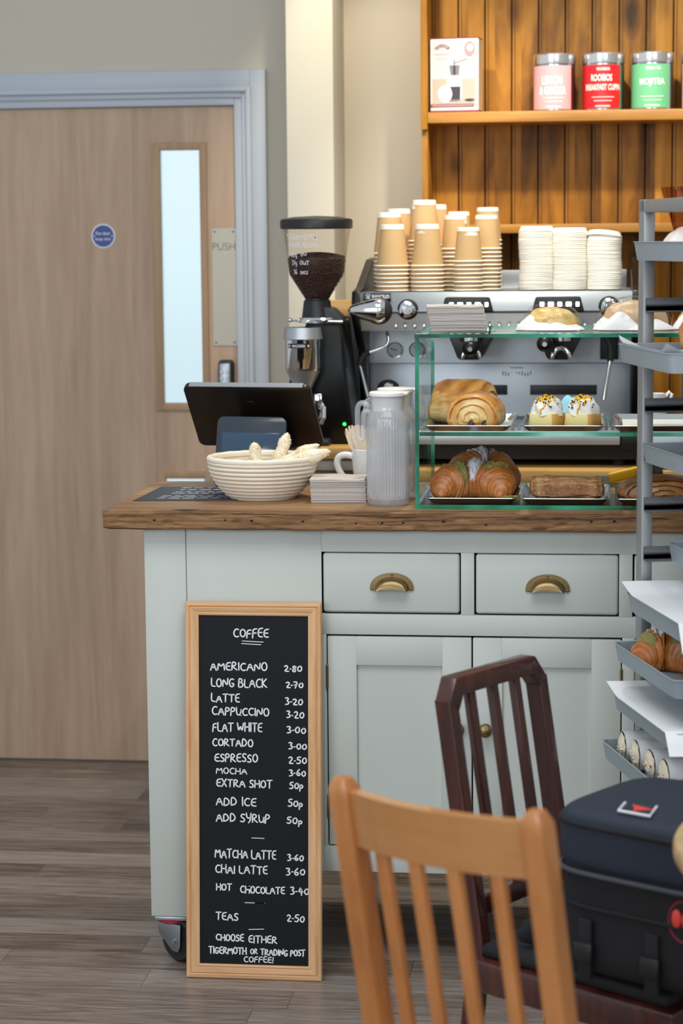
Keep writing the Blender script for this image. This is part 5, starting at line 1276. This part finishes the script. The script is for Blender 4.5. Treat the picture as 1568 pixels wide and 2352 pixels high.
for k in range(20): b.add([F(-.062 + k * .0058, .0185, .0012), F(-.0582 + k * .0058, .0185, .0012), F(-.0582 + k * .0058, .0205, .0012), F(-.062 + k * .0058, .0205, .0012)], [[0, 1, 2, 3]])
build(b, 'lettering', M['signwhite'], pr, local=True)

# tea tins
def tin(x, rz, mat, lines, label, small=None):
    y, z0, r, h = 6.262, 1.9532, .0585, .158
    t = thing('tea_tin', label, 'tin', (x, y, z0), rz, 'tea tins on the pine shelf')
    build(MB().lathe([(0, 0), (r - .002, 0), (r, .002), (r, h - .03), (r - .002, h - .028), (r - .002, h - .02), (0, h - .02)], 56), 'body', M['tray'], t, local=True)
    build(MB().lathe([(r + .0012, h - .029), (r + .0018, h - .027), (r + .0018, h - .004), (r - .002, h), (r - .008, h - .0005), (0, h - .003)], 56), 'lid', M['tinlid'], t, local=True)
    f = lambda u, v, o=.0006: ((r + o) * math.cos(-PI / 2 + u / r), (r + o) * math.sin(-PI / 2 + u / r), v)
    lb = build(MB().grid(lambda u, v: f(-.082 + .135 * u, .004 + .120 * v), 40, 2), 'paper_label', M[mat], t, local=True)
    b = MB(); g = lambda u, v: f(u, v, .0012)
    for s, u0, u1, v0, v1 in lines: printed(b, s, u0, u1, v0, v1, g, bold=.03)
    for (u0, u1, v0) in ((-.033, .033, .034), (-.026, .026, .024)):
        n = int((u1 - u0) / .0034)
        for k in range(n): b.add([g(u0 + k * .0034, v0), g(u0 + k * .0034 + .0024, v0), g(u0 + k * .0034 + .0024, v0 + .0025), g(u0 + k * .0034, v0 + .0025)], [[0, 1, 2, 3]])
    for k in range(9): b.add([g(-.022 + k * .0047, .0085), g(-.0185 + k * .0047, .0085), g(-.0185 + k * .0047, .0125), g(-.022 + k * .0047, .0125)], [[0, 1, 2, 3]])
    build(b, 'lettering', M['tinw'], lb, local=True, weld=False); return t
O = -.003
tin(-.132, 0, 'tinp', [('LEMON', -.032 + O, .026 + O, .072, .096), ('& GINGER', -.041 + O, .037 + O, .044, .067)], 'pink label tea tin reading lemon and ginger, nearest the carton')
tin(.004, 0, 'tinr', [('ROOIBOS', -.018, .018, .108, .1165), ('ROOIBOS', -.032 + O, .028 + O, .079, .098), ('BREAKFAST CUPPA', -.054, .052, .054, .071)], 'red label rooibos breakfast tea tin between the pink and green tins')
tin(.141, 0, 'ting', [('GREEN TEA', -.02, .022, .108, .117), ('MOJITEA', -.038, .034, .062, .085)], 'green label tea tin reading mojitea')
tin(.278, R(12), 'tinp', [('TEA', -.02, .02, .07, .09)][:0], 'pink label tea tin cut off by the picture edge beyond the green tin')

# ================================================================== bakery rack and its trays
th = R(15.5)
rk = thing('tray_rack', 'dull steel bakery tray rack with welded runners', 'rack', (.083, 4.3, 0), th)
# local frame: +x along the runners (away to the right), +y away and to the left; far post at the origin
ZT = 1.672; b = MB().box(0, .0225, 0, .037, .10, ZT, b=.0025); build(b, 'post', M['steelrack'], rk, local=True)
for (px, py) in ((.60, 0), (0, -.47), (.60, -.47)): build(MB().box(px, px + .0225, py, py + .037, .10, ZT, b=.0025), 'post', M['steelrack'], rk, local=True)
for y in (0, -.47): build(MB().box(0, .6225, y - .0005, y + .037, ZT - .0245, ZT + .0005, b=.002), 'top_rail', M['steelrack'], rk, local=True)
for x in (0, .60): build(MB().box(x + .0005, x + .022, -.433, 0, ZT - .025, ZT, b=.002), 'cross_rail', M['steelrack'], rk, local=True)
for x in (0, .60):
    for y in (0, -.47):
        c = build(MB().cyl((x + .011, y + .018, .075), (x + .011, y + .018, .1), .012), 'castor', M['zinc'], rk, local=True)
        build(MB().lathe([(0, -.012), (.034, -.012), (.0375, -.008), (.0375, .008), (.034, .012), (0, .012)], 24, M=Matrix.Translation((x + .011, y + .018, .0378)) @ Matrix.Rotation(PI / 2, 4, 'X')), 'tyre', M['rubber'], c, local=True)
zk = [1.580 - .0978 * k for k in range(15)]
for k, z in enumerate(zk):
    for side in (0, 1):
        b = MB()
        if side == 0: b.box(.004, .6225, -.003, -.0005, z - .027, z, b=.0008); b.box(.004, .6225, -.030, -.003, z - .027, z - .0245, b=.0008)
        else: b.box(0, .6225, -.4335, -.431, z - .027, z, b=.0008); b.box(0, .6225, -.431, -.404, z - .027, z - .0245, b=.0008)
        build(b, 'runner', M['runner'], rk, local=True)
def rack_tray(k, pull, label, mat='alu', du=.46, skew=0.):
    z = zk[k] - .0243; t = thing('baking_tray', label, 'tray', XF[rk.name] @ Vector((-pull, -.217, z)), th + skew, 'baking trays in the steel rack')
    L, W, h = .62, .398, .034; b = MB(); fl = .006; r = .014
    def loop(ins, zz):
        a0, a1, c0, c1 = ins, L - ins, -W / 2 + ins, W / 2 - ins; pts = []
        for cx, cy, s in ((a1 - r, c0 + r, -PI / 2), (a1 - r, c1 - r, 0), (a0 + r, c1 - r, PI / 2), (a0 + r, c0 + r, PI)):
            for j in range(4): a = s + PI / 2 * j / 3; pts.append((cx + r * math.cos(a), cy + r * math.sin(a), zz))
        return pts
    seq = [loop(fl, 0), loop(.001, h), loop(-.001, h + .001), loop(.0, h + .002), loop(.003, h + .0005), loop(fl + .002, .0018)]
    n = len(seq[0]); b.add([q for l in seq for q in l], [[j * n + i, j * n + (i + 1) % n, (j + 1) * n + (i + 1) % n, (j + 1) * n + i] for j in range(len(seq) - 1) for i in range(n)] + [list(range(n))[::-1], [(len(seq) - 1) * n + i for i in range(n)]])
    build(b, 'pan', M[mat], t, local=True, angle=30)
    return t
def tray_paper(t, label, lift=.0, over=.0, curl=.02, x1=.58):
    """A baking sheet lying in the tray, its free end and near edge lifting."""
    def f(u, v):
        x = -over + (x1 + over) * u; y = -.186 + .372 * v
        e = max(0, 1 - u * 9); side = max(0, 1 - (1 - v) * 6); s2 = max(0, 1 - v * 6)
        z = .0035 + (lift + .004) * e + (lift * .8) * max(side, s2) ** 1.5 + curl * e * max(side, s2) + .0015 * math.sin(x * 30 + y * 20)
        if x < .012: z = max(z, .039)
        return (x, y, z)
    b = MB().grid(f, 40, 20); k = len(b.v); b.grid(lambda u, v: Vector(f(u, v)) + Vector((0, 0, -.0007)), 40, 20)
    loc = XF[t.name] @ Vector((0, 0, .003)); M_ = XF[t.name]
    b.xform(M_); o = build(b, 'baking_paper', M['paper'], loc=loc, angle=60); props(o, label, 'baking paper'); return o
t1 = rack_tray(0, .030, 'baking tray on the topmost runner of the steel rack')
t2 = rack_tray(2, .068, 'baking tray second from the top, sticking out in front of the glass case top edge', skew=R(-3))
t3 = rack_tray(4, .010, 'baking tray crossing the rack post just above the lower case shelf')
t4 = rack_tray(6, -.045, 'empty baking tray level with the cabinet drawers')
t5 = rack_tray(7, .040, 'baking tray covered by a drooping white paper beside the drawers', skew=R(-1))
t6 = rack_tray(8, .062, 'baking tray carrying the two pistachio croissants')
t7 = rack_tray(9, .064, 'baking tray hidden under a broad white paper, below the croissants')
t8 = rack_tray(10, .086, 'lowest baking tray of the rack, carrying the wrapped rolls')
tray_paper(t2, 'white baking paper lifting at the corner of the second tray', .022, .0, .006)
def droop(t, label, over, seed, side, x1=.56):
    def f(u, v):
        x = -over + (x1 + over) * u; y = -.224 + .418 * v
        e = max(0, 1 - u * 5); z = .0400 + .002 * math.sin(x * 14 + seed) - .012 * max(0, math.sin((y + .17) / .34 * PI)) * min(1, u * 2)
        n = max(0, (-.198 - y) / .026); z -= side * n ** .9 * (.75 + .25 * u)
        z += .016 * max(0, v - .82) / .18 * (1 - .4 * u)
        return (x, y, z)
    b = MB().grid(f, 30, 30); b.grid(lambda u, v: Vector(f(u, v)) + Vector((0, 0, -.0008)), 30, 30)
    b.xform(XF[t.name]); o = build(b, 'baking_paper', M['paper'], loc=XF[t.name] @ Vector((0, 0, .03)), angle=60); props(o, label, 'baking paper')
droop(t5, 'white baking paper spread over the tray beside the drawers, drooping at its free end', .010, 1, .066)
droop(t7, 'broad white baking paper spread over the tray below the croissants', .012, 4, .05)
def on_tray(t, x, y, z=.002): return XF[t.name] @ Vector((x, y, z))
p = on_tray(t1, .10, .03); M['dust'] = pastry('sugar_dusted_bun', '#f1e6e2', '#dcc0ae', '#b98a62', .7, 60, .6, None, 0.)
for i, (dx, dy, lab) in enumerate(((.08, .06, 'sugar dusted bun at the open end of the top rack tray'), (.19, .05, 'sugar dusted bun with a yellow top, second on the top rack tray'))):
    c = on_tray(t1, dx, dy); b = MB()
    def f(u, v, c=c, i=i):
        a = 2 * PI * u; cc = math.cos(v * PI / 2) ** .75 if v < 1 else 0; k = 1 + .1 * noise.noise(Vector((math.cos(a) * 2, math.sin(a) * 2, v * 3 + i)))
        return (c.x + .062 * cc * k * math.cos(a), c.y + .062 * cc * k * math.sin(a), c.z + (.060 + .006 * i) * math.sin(v * PI / 2) ** .9 * k)
    b.grid(f, 36, 16, cu=True, caps=True, bake=lambda u, v: .05 + .5 * max(0, v - .6)); o = build(b, 'sugar_bun', M['dust'], loc=c); props(o, lab, 'bun', 'sugar dusted buns on the top rack tray')
slab_pastry('brown_loaf', on_tray(t2, .185, .02, .014), .13, .085, .052, th + R(60), 'bun', 'large brown glazed bun on white paper on the second rack tray', 'bun', 2, 3, 2.4)
slab_pastry('brown_bun', on_tray(t3, .19, .03, .008), .085, .075, .044, th + R(20), 'bun', 'round pale brown bun on the tray just above the lower case shelf', 'bun', 8, 3, 2.2)
for lab, x, y, rz, rm, sd in (('sugar dusted pistachio croissant further from the camera on the croissant tray', .085, .07, -22, .046, 2), ('pistachio croissant nearer the camera on the croissant tray', .155, -.085, -14, .047, 6)):
    ga, pa = croissant('pistachio_croissant', (0, 0, 0), .050, rm, 3.1, 0, lab, 'pistachio croissants on the rack tray', seed=sd, M0=Matrix.Translation(on_tray(t6, x, y)) @ Matrix.Rotation(R(rz), 4, 'Z'))
    pa('icing_sugar', 'sugar', .20, .46, .10, .36, .0028, .004, .22); pa('icing_sugar', 'sugar', .56, .74, .10, .38, .0028, .004, .22); pa('pistachio_paste', 'pist', .10, .19, .08, .40, .003, .005, 0); pa('pistachio_paste', 'pist', .75, .84, .12, .42, .003, .005, 0)
def wrap_roll(i, x, y, L, label, rz):
    Mx = XF[t8.name] @ Matrix.Translation((x, y, .0335)) @ Matrix.Rotation(rz, 4, 'Z')
    t = thing('wrapped_roll', label, 'sandwich roll', Mx @ Vector((L / 2, 0, -.028)), 0, 'paper wrapped rolls on the lowest rack tray')
    b = MB().grid(lambda u, v: Mx @ Vector((L * v, (.029 + .002 * math.sin(v * 9 + i)) * math.cos(2 * PI * u) * 1.08, .029 * math.sin(2 * PI * u) * (1 + .05 * math.sin(u * 9)))), 32, 16, cu=True)
    b.grid(lambda u, v: Mx @ Vector((.001 + (L - .002) * v, .0278 * math.cos(2 * PI * u) * 1.08, .0278 * math.sin(2 * PI * u))), 32, 2, cu=True)
    build(b, 'paper_sleeve', M['parch'], t)
    rg = random.Random(i)
    b = MB().grid(lambda u, v: Mx @ Vector((-.002 - .006 * (1 - v ** 2) + .003 * noise.noise(Vector((math.cos(6.28 * u) * 2 * v, math.sin(6.28 * u) * 2 * v, i))), .0292 * v * math.cos(2 * PI * u), .0276 * v * math.sin(2 * PI * u))), 28, 8, cu=True, bake=lambda u, v: -.25 + .2 * v)
    build(b, 'bread_end', M['crumb'], t)
    b = MB()
    for k in range(16): b.ball(Mx @ Vector((-.006, rg.uniform(-.02, .02), rg.uniform(-.009, .005))), .0032, 4, (0 if k == 3 else 1 + k % 2), sc=(1, 1.4, .7))
    build(b, 'filling', [M['red'], M['parch'], M['slice']], t, label='pink and red filling')
wrap_roll(1, .028, .135, .30, 'white paper wrapped roll at the far corner of the lowest rack tray', R(-4))
wrap_roll(2, .032, .058, .30, 'white paper wrapped roll second from the far corner of the lowest tray', R(-2))
wrap_roll(3, .036, -.022, .30, 'white paper wrapped roll third from the far corner, red filling showing', R(2))
wrap_roll(4, .04, -.1, .30, 'white paper wrapped roll nearest the backpack on the lowest tray', R(1))
o = build(MB().box(-.03, .03, -.004, .004, 0, .03, b=.003).xform(Matrix.Translation(on_tray(t7, .20, -.13, .046)) @ Matrix.Rotation(R(10), 4, 'Z')), 'tray_tag', M['yellow']); props(o, 'small yellow tag standing on the broad white paper', 'tag')

# ================================================================== chairs
def chair_root(name, label, cx, cy, ang): return thing(name, label, 'chair', (cx, cy, 0), ang)
def beam(mb, p, q, wx, wy, xdir, r=.005, mi=0):
    """Square section bar from p to q; xdir gives the direction of width wx."""
    p, q = Vector(p), Vector(q); d = (q - p).normalized(); x = Vector(xdir); x = (x - d * x.dot(d)).normalized(); y = d.cross(x)
    Mx = Matrix((x, y, d)).transposed().to_4x4(); Mx.translation = p
    mb.box(-wx / 2, wx / 2, -wy / 2, wy / 2, 0, (q - p).length, mi, b=r, M=Mx)
# --- orange beech chair, seen from behind; local +y is the way the sitter faces
W_ = Vector((.8672, -.4979)); D_ = Vector((.4979, .8672)); tl_ = Vector((-.3226, 2.6939)); w0 = .288; rake = .215
mid = tl_ + W_ * (w0 / 2) + D_ * (rake * .48)
oc_ = chair_root('beech_chair', 'orange beech spindle back dining chair in the foreground, its back to the camera', mid.x, mid.y, math.atan2(-D_.x, D_.y))
yb = lambda z: -rake * (z - .44)
for s in (-1, 1):
    b = MB(); px = s * w0 / 2
    pts = [(px, yb(.44) - .06, 0), (px, yb(.44), .44), (px, yb(.80), .80), (px, yb(.838), .838)]
    def pf(u, v):
        k = v * 12; z = .92 * v; yy = yb(z) if z > .44 else -.10 * ((.44 - z) / .44) ** 1.4
        a = 2 * PI * u; e = .38; r = .0175 * (1 if z < .897 else math.sqrt(max(0, 1 - ((z - .897) / .0235) ** 2)) * .55 + .45)
        r *= .93
        return (px + r * math.copysign(abs(math.cos(a)) ** e, math.cos(a)), yy + r * 1.15 * math.copysign(abs(math.sin(a)) ** e, math.sin(a)), z)
    b.grid(pf, 32, 60, cu=True, caps=True); build(b, 'back_post', M['oak'], oc_, local=True, angle=50)
def railf(z0, z1, bow, th_, nx=24):
    b = MB()
    def f(u, v):
        x = (u - .5) * (w0 - .024); c = -bow * (1 - (2 * u - 1) ** 2)
        k = v * 4; zz = (z0, z1, z1, z0)[int(k) % 4]; o = (-th_ / 2, -th_ / 2, th_ / 2, th_ / 2)[int(k) % 4]
        return (x, yb(zz) + c + o, zz)
    b.grid(f, nx, 4, cv=True); n = nx + 1
    b.f.append([0, n, 2 * n, 3 * n]); b.m.append(0); b.f.append([nx, n + nx, 2 * n + nx, 3 * n + nx][::-1]); b.m.append(0)
    return b
build(railf(.830, .9045, .024, .019), 'crest_rail', M['oakh'], oc_, local=True)
build(railf(.465, .505, .018, .02), 'lower_rail', M['oakh'], oc_, local=True)
for k in range(4):
    x = -w0 / 2 + w0 * (k + 1) / 5; c = 1 - (2 * (x / (w0 - .024) + .5) - 1) ** 2
    b = MB(); beam(b, (x, yb(.49) - .017 * c, .49), (x, yb(.838) - .024 * c, .838), .0205, .013, (1, 0, 0), .004); build(b, 'spindle', M['oak'], oc_, local=True)
b = MB().prism([(-.145, -.02), (.145, -.02), (.185, .36), (.17, .375), (-.17, .375), (-.185, .36)], 'z', .395, .425, b=.008); build(b, 'seat', M['oakh'], oc_, local=True)
for s in (-1, 1):
    b = MB(); beam(b, (s * .158, .33, 0), (s * .158, .33, .40), .036, .036, (1, 0, 0)); build(b, 'front_leg', M['oak'], oc_, local=True)
    b = MB(); beam(b, (s * .145, -.05, .2), (s * .155, .32, .2), .018, .03, (1, 0, 0)); build(b, 'stretcher', M['oak'], oc_, local=True)
# --- dark mahogany chair behind it, turned to the table
Wd = Vector((.5219, .8530)); Dd = Vector((.8530, -.5219)); nt_ = Vector((-.2528, 3.515)); w1 = .268; rk1 = .165
mid = nt_ + Wd * (w1 / 2) + Dd * (rk1 * .43)
dc = chair_root('mahogany_chair', 'dark mahogany slat back chair with clipped corners, holding the backpack', mid.x, mid.y, math.atan2(-Dd.x, Dd.y))
yd = lambda z: -rk1 * (z - .45) if z > .45 else -.06 * ((.45 - z) / .45) ** 1.3
def postd(px, z1, nm, wx=.0235, wy=.028):
    b = MB()
    def f(u, v):
        z = z1 * v; a = 2 * PI * u + PI / 4; e = .16
        return (px + wx / 2 * 1.12 * math.copysign(abs(math.cos(a)) ** e, math.cos(a)) , yd(z) + wy / 2 * 1.12 * math.copysign(abs(math.sin(a)) ** e, math.sin(a)), z)
    b.grid(f, 24, 40, cu=True, caps=True); return build(b, nm, M['mahog'], dc, local=True, angle=40)
for s in (-1, 1): postd(s * w1 / 2, .846, 'back_post')
hw = w1 / 2 + .0132; poly = [(-hw, .842), (-hw + .028, .882), (hw - .028, .882), (hw, .842), (hw - .026, .828), (hw - .044, .852), (-hw + .044, .852), (-hw + .026, .828)]
b = MB().prism(poly, 'y', -.016, .016, b=.003)
for i, p in enumerate(b.v): b.v[i] = Vector((p.x, p.y + yd(p.z), p.z))
build(b, 'crest_rail', M['mahog'], dc, local=True)
for k in range(3):
    x = -w1 / 2 + w1 * (k + 1) / 4
    b = MB(); beam(b, (x, yd(.50), .50), (x, yd(.86), .86), .019, .014, (1, 0, 0), .002); build(b, 'back_slat', M['mahog'], dc, local=True)
b = MB(); beam(b, (-w1 / 2, yd(.50), .505), (w1 / 2, yd(.50), .505), .018, .03, (0, 1, 0), .002); build(b, 'lower_rail', M['mahog'], dc, local=True)
b = MB().prism([(-.165, 0), (.165, 0), (.20, .40), (-.20, .40)], 'z', .375, .43, b=.004); build(b, 'seat_frame', M['mahog'], dc, local=True)
b = MB().prism([(-.15, .012), (.15, .012), (.185, .385), (-.185, .385)], 'z', .43, .452, b=.010); build(b, 'seat_pad', M['blkfab'], dc, local=True)
for s in (-1, 1):
    b = MB(); beam(b, (s * .18, .375, 0), (s * .18, .375, .38), .034, .034, (1, 0, 0), .003); build(b, 'front_leg', M['mahog'], dc, local=True)
    b = MB(); beam(b, (s * .15, -.03, .18), (s * .178, .37, .18), .016, .026, (1, 0, 0), .002); build(b, 'stretcher', M['mahog'], dc, local=True)

# ================================================================== backpack on the dark chair
bpk = thing('backpack', 'navy and black backpack with a red badge, sitting on the dark chair', 'backpack', (.131, 3.36, .4525), R(-33))
def sbox(hx, hy, z0, z1, pw, wob=0., seed=0, tz=0.):
    def f(u, v):
        t = 2 * PI * u; w = PI * (v - .5); ce = lambda x, e: math.copysign(abs(x) ** e, x); e = 2 / pw
        z = (z0 + z1) / 2 + (z1 - z0) / 2 * ce(math.sin(w), e * .8)
        k = 1 + wob * noise.noise(Vector((math.cos(t) * 2, math.sin(t) * 2, z * 9 + seed)))
        return (hx * ce(math.cos(w), e * .8) * ce(math.cos(t), e) * k, hy * ce(math.cos(w), e * .8) * ce(math.sin(t), e) * k, z)
    return MB().grid(f, 64, 40, cu=True)
body_ = build(sbox(.156, .136, 0, .225, 5, .03, 1), 'main_body', M['blkfab'], bpk, local=True, angle=70)
lidp_ = build(sbox(.162, .142, .168, .274, 5, .012, 3), 'top_lid', M['navy'], bpk, local=True, angle=70, label='navy top lid')
def ringp(hx, hy, z, r, pw=5):
    e = 2 / pw; ce = lambda x: math.copysign(abs(x) ** e, x)
    return MB().tube([(hx * ce(math.cos(2 * PI * k / 80)), hy * ce(math.sin(2 * PI * k / 80)), z) for k in range(80)], r, 8, closed=True)
build(ringp(.1625, .1425, .172, .0042), 'piping', M['piping'], bpk, local=True)
build(ringp(.1625, .1425, .248, .0045, 5), 'lid_seam', M['blkfab'], bpk, local=True)
build(ringp(.158, .138, .118, .0035), 'seam', M['blkfab'], bpk, local=True)
P = [(-.0387, -.122), (.0166, -.121), (-.005, -.066), (-.056, -.0757)]; zt_ = .2735
b = MB().prism(P, 'z', zt_ - .003, zt_ + .002, 1, b=.0008); cxp, cyp = sum(p[0] for p in P) / 4, sum(p[1] for p in P) / 4
b.prism([(cxp + (p[0] - cxp) * .82, cyp + (p[1] - cyp) * .82) for p in P], 'z', zt_ + .0018, zt_ + .0026, 0)
lp = build(b, 'logo_patch', [M['navy'], M['piping']], bpk, local=True)
b = MB(); b.prism([(-.040, -.080), (.002, -.086), (-.012, -.100), (-.020, -.1125), (-.024, -.100)], 'z', zt_ + .0026, zt_ + .0034, 0); build(b, 'logo_mark', M['red'], lp, local=True)
b = MB(); q = [P[0], P[1], P[2]]; b.tube([(p_[0], p_[1], zt_ + .0025) for p_ in (P[3], P[0], P[1], P[2])], .0022, 6); build(b, 'logo_border', M['signwhite'], lp, local=True)
def on_front(x, z, o=.0): return Vector((x, -.160 - o, z))
Rx = Matrix.Translation((.088, -.134, .128)) @ Matrix.Rotation(PI / 2, 4, 'X') @ Matrix.Scale(.56, 4)
bdg = build(MB().lathe([(0, 0), (.046, 0), (.048, .003), (.046, .007), (0, .009)], 36, M=Rx @ Matrix.Scale(1.2, 4, (0, 1, 0))), 'badge', M['blkfab'], bpk, local=True, label='dark badge with red dots')
build(MB().tube([Rx @ Vector((.047 * math.cos(2 * PI * k / 48), .0565 * math.sin(2 * PI * k / 48), .005)) for k in range(48)], .0022, 6, closed=True), 'badge_rim', M['darkred'], bdg, local=True)
b = MB()
for x, y in ((-.022, .006), (.010, .006)): b.ball(Rx @ Vector((x, y, .0085)), .0115, 8, sc=(.75, .35, 1.3))
build(b, 'badge_dots', M['red'], bdg, local=True)
for x in (-.085, .035):
    b = MB().box(x - .012, x + .012, -.145, -.136, .004, .10, b=.002); s_ = build(b, 'strap', M['blkfab'], bpk, local=True)
    build(MB().box(x - .017, x + .017, -.152, -.140, .035, .065, b=.004), 'buckle', M['blk'], s_, local=True)
b = MB().tube(smooth([(-.145, .05, .17), (-.19, .03, .13), (-.225, .0, .08), (-.24, -.03, .025)]), .013, 10, flat=.35, up=(1, 0, 0)); build(b, 'shoulder_strap', M['blkfab'], bpk, local=True)
b = MB().tube(smooth([(-.145, .09, .08), (-.20, .08, .06), (-.25, .07, .035), (-.285, .06, .02)]), .014, 10, flat=.4, up=(0, 1, 0)); build(b, 'hip_strap', M['blkfab'], bpk, local=True)
b = MB().tube([(-.14, .0, .04), (-.18, -.02, .036), (-.215, -.04, .034), (-.245, -.06, .026), (-.26, -.07, .016)], [.03, .034, .033, .025, .008], 12, flat=.5, up=(1, 0, 0)); build(b, 'side_pouch', M['blkfab'], bpk, local=True)
b = MB().tube([(.12 * math.cos(PI * k / 12) + .02, .140, .255 + .012 * math.sin(PI * k / 12)) for k in range(13)], .0045, 6); build(b, 'lid_edge_trim', M['darkred'], bpk, local=True)

# ================================================================== round table edge
tb = thing('round_table', 'pale round wooden cafe table edge entering beside the backpack', 'table', (.465, 2.99, 0))
build(MB().lathe([(0, .737), (.35, .737), (.358, .74), (.36, .746), (.36, .757), (.357, .763), (.35, .765), (0, .765)], 96, (.465, 2.99, 0)), 'table_top', M['table'], tb)
build(MB().lathe([(.03, .03), (.03, .737)], 24, (.465, 2.99, 0)), 'pedestal', M['blk'], tb)
build(MB().lathe([(0, 0), (.21, 0), (.215, .008), (.05, .028), (.03, .04), (0, .04)], 48, (.465, 2.99, 0)), 'foot_plate', M['blk'], tb)

# ================================================================== light
w = bpy.data.worlds.new('cafe'); sc.world = w; w.use_nodes = True
bg = w.node_tree.nodes['Background']; bg.inputs[0].default_value = (.90, .95, 1.0, 1); bg.inputs[1].default_value = .62
def area(name, loc, look, sx, sy, col, pw, spread=180):
    L = bpy.data.lights.new(name, 'AREA'); L.shape = 'RECTANGLE'; L.size = sx; L.size_y = sy; L.color = col; L.energy = pw; L.spread = R(spread)
    o = bpy.data.objects.new(name, L); C.objects.link(o); o.location = loc
    o.rotation_euler = (Vector(look) - Vector(loc)).to_track_quat('-Z', 'Y').to_euler(); return o
area('window_light', (-2.6, -1.6, 2.1), (-.3, 4.6, .8), 2.6, 2.0, (.86, .94, 1.0), 80)
area('window_light', (1.6, -1.8, 2.2), (.0, 4.6, .8), 2.0, 2.0, (.88, .95, 1.0), 40)
area('ceiling_panel', (-.4, 2.9, 3.1), (-.4, 2.95, 0), 2.0, 1.4, (1.0, .98, .95), 40)
def spot(name, loc, look, col, pw, ang, blend=.6, rad=.04):
    L = bpy.data.lights.new(name, 'SPOT'); L.color = col; L.energy = pw; L.spot_size = R(ang); L.spot_blend = blend; L.shadow_soft_size = rad
    o = bpy.data.objects.new(name, L); C.objects.link(o); o.location = loc; o.rotation_euler = (Vector(look) - Vector(loc)).to_track_quat('-Z', 'Y').to_euler()
spot('ceiling_spot', (-.1, 5.35, 2.85), (.0, 6.0, 1.5), (1.0, .90, .73), 85, 75)
spot('ceiling_spot', (.45, 5.3, 2.85), (.3, 6.3, 1.9), (1.0, .89, .70), 32, 75)
spot('ceiling_spot', (-.60, 5.5, 2.85), (-.60, 6.46, 1.75), (1.0, .84, .58), 50, 50)
spot('ceiling_spot', (-.35, 5.33, 2.9), (-.35, 5.34, 0), (1.0, .88, .66), 60, 70)

# ================================================================== camera
cam = bpy.data.cameras.new('camera'); co = bpy.data.objects.new('camera', cam); C.objects.link(co); sc.camera = co
yaw, pit_, rol = R(6.8), R(7.13), R(-.5)
f = Vector((-math.sin(yaw) * math.cos(pit_), math.cos(yaw) * math.cos(pit_), -math.sin(pit_))); rt = Vector((math.cos(yaw), math.sin(yaw), 0)); up = rt.cross(f)
r2_ = rt * math.cos(rol) + up * math.sin(rol); u2_ = -rt * math.sin(rol) + up * math.cos(rol)
mw = Matrix((r2_, u2_, -f)).transposed().to_4x4(); mw.translation = (0, 0, 1.6); co.matrix_world = mw
cam.sensor_fit = 'AUTO'; cam.sensor_width = 36; cam.lens = 5000 * 36 / 2352; cam.clip_start = .05
cam.dof.use_dof = True; cam.dof.focus_distance = 4.62; cam.dof.aperture_fstop = 4.5
sc.view_settings.view_transform = 'Standard'; sc.view_settings.look = 'None'; sc.view_settings.gamma = 1; sc.view_settings.exposure = 0
sc.view_settings.use_curve_mapping = False
sc.cycles.max_bounces = 16; sc.cycles.transparent_max_bounces = 24; sc.cycles.transmission_bounces = 16; sc.cycles.caustics_reflective = False; sc.cycles.caustics_refractive = False
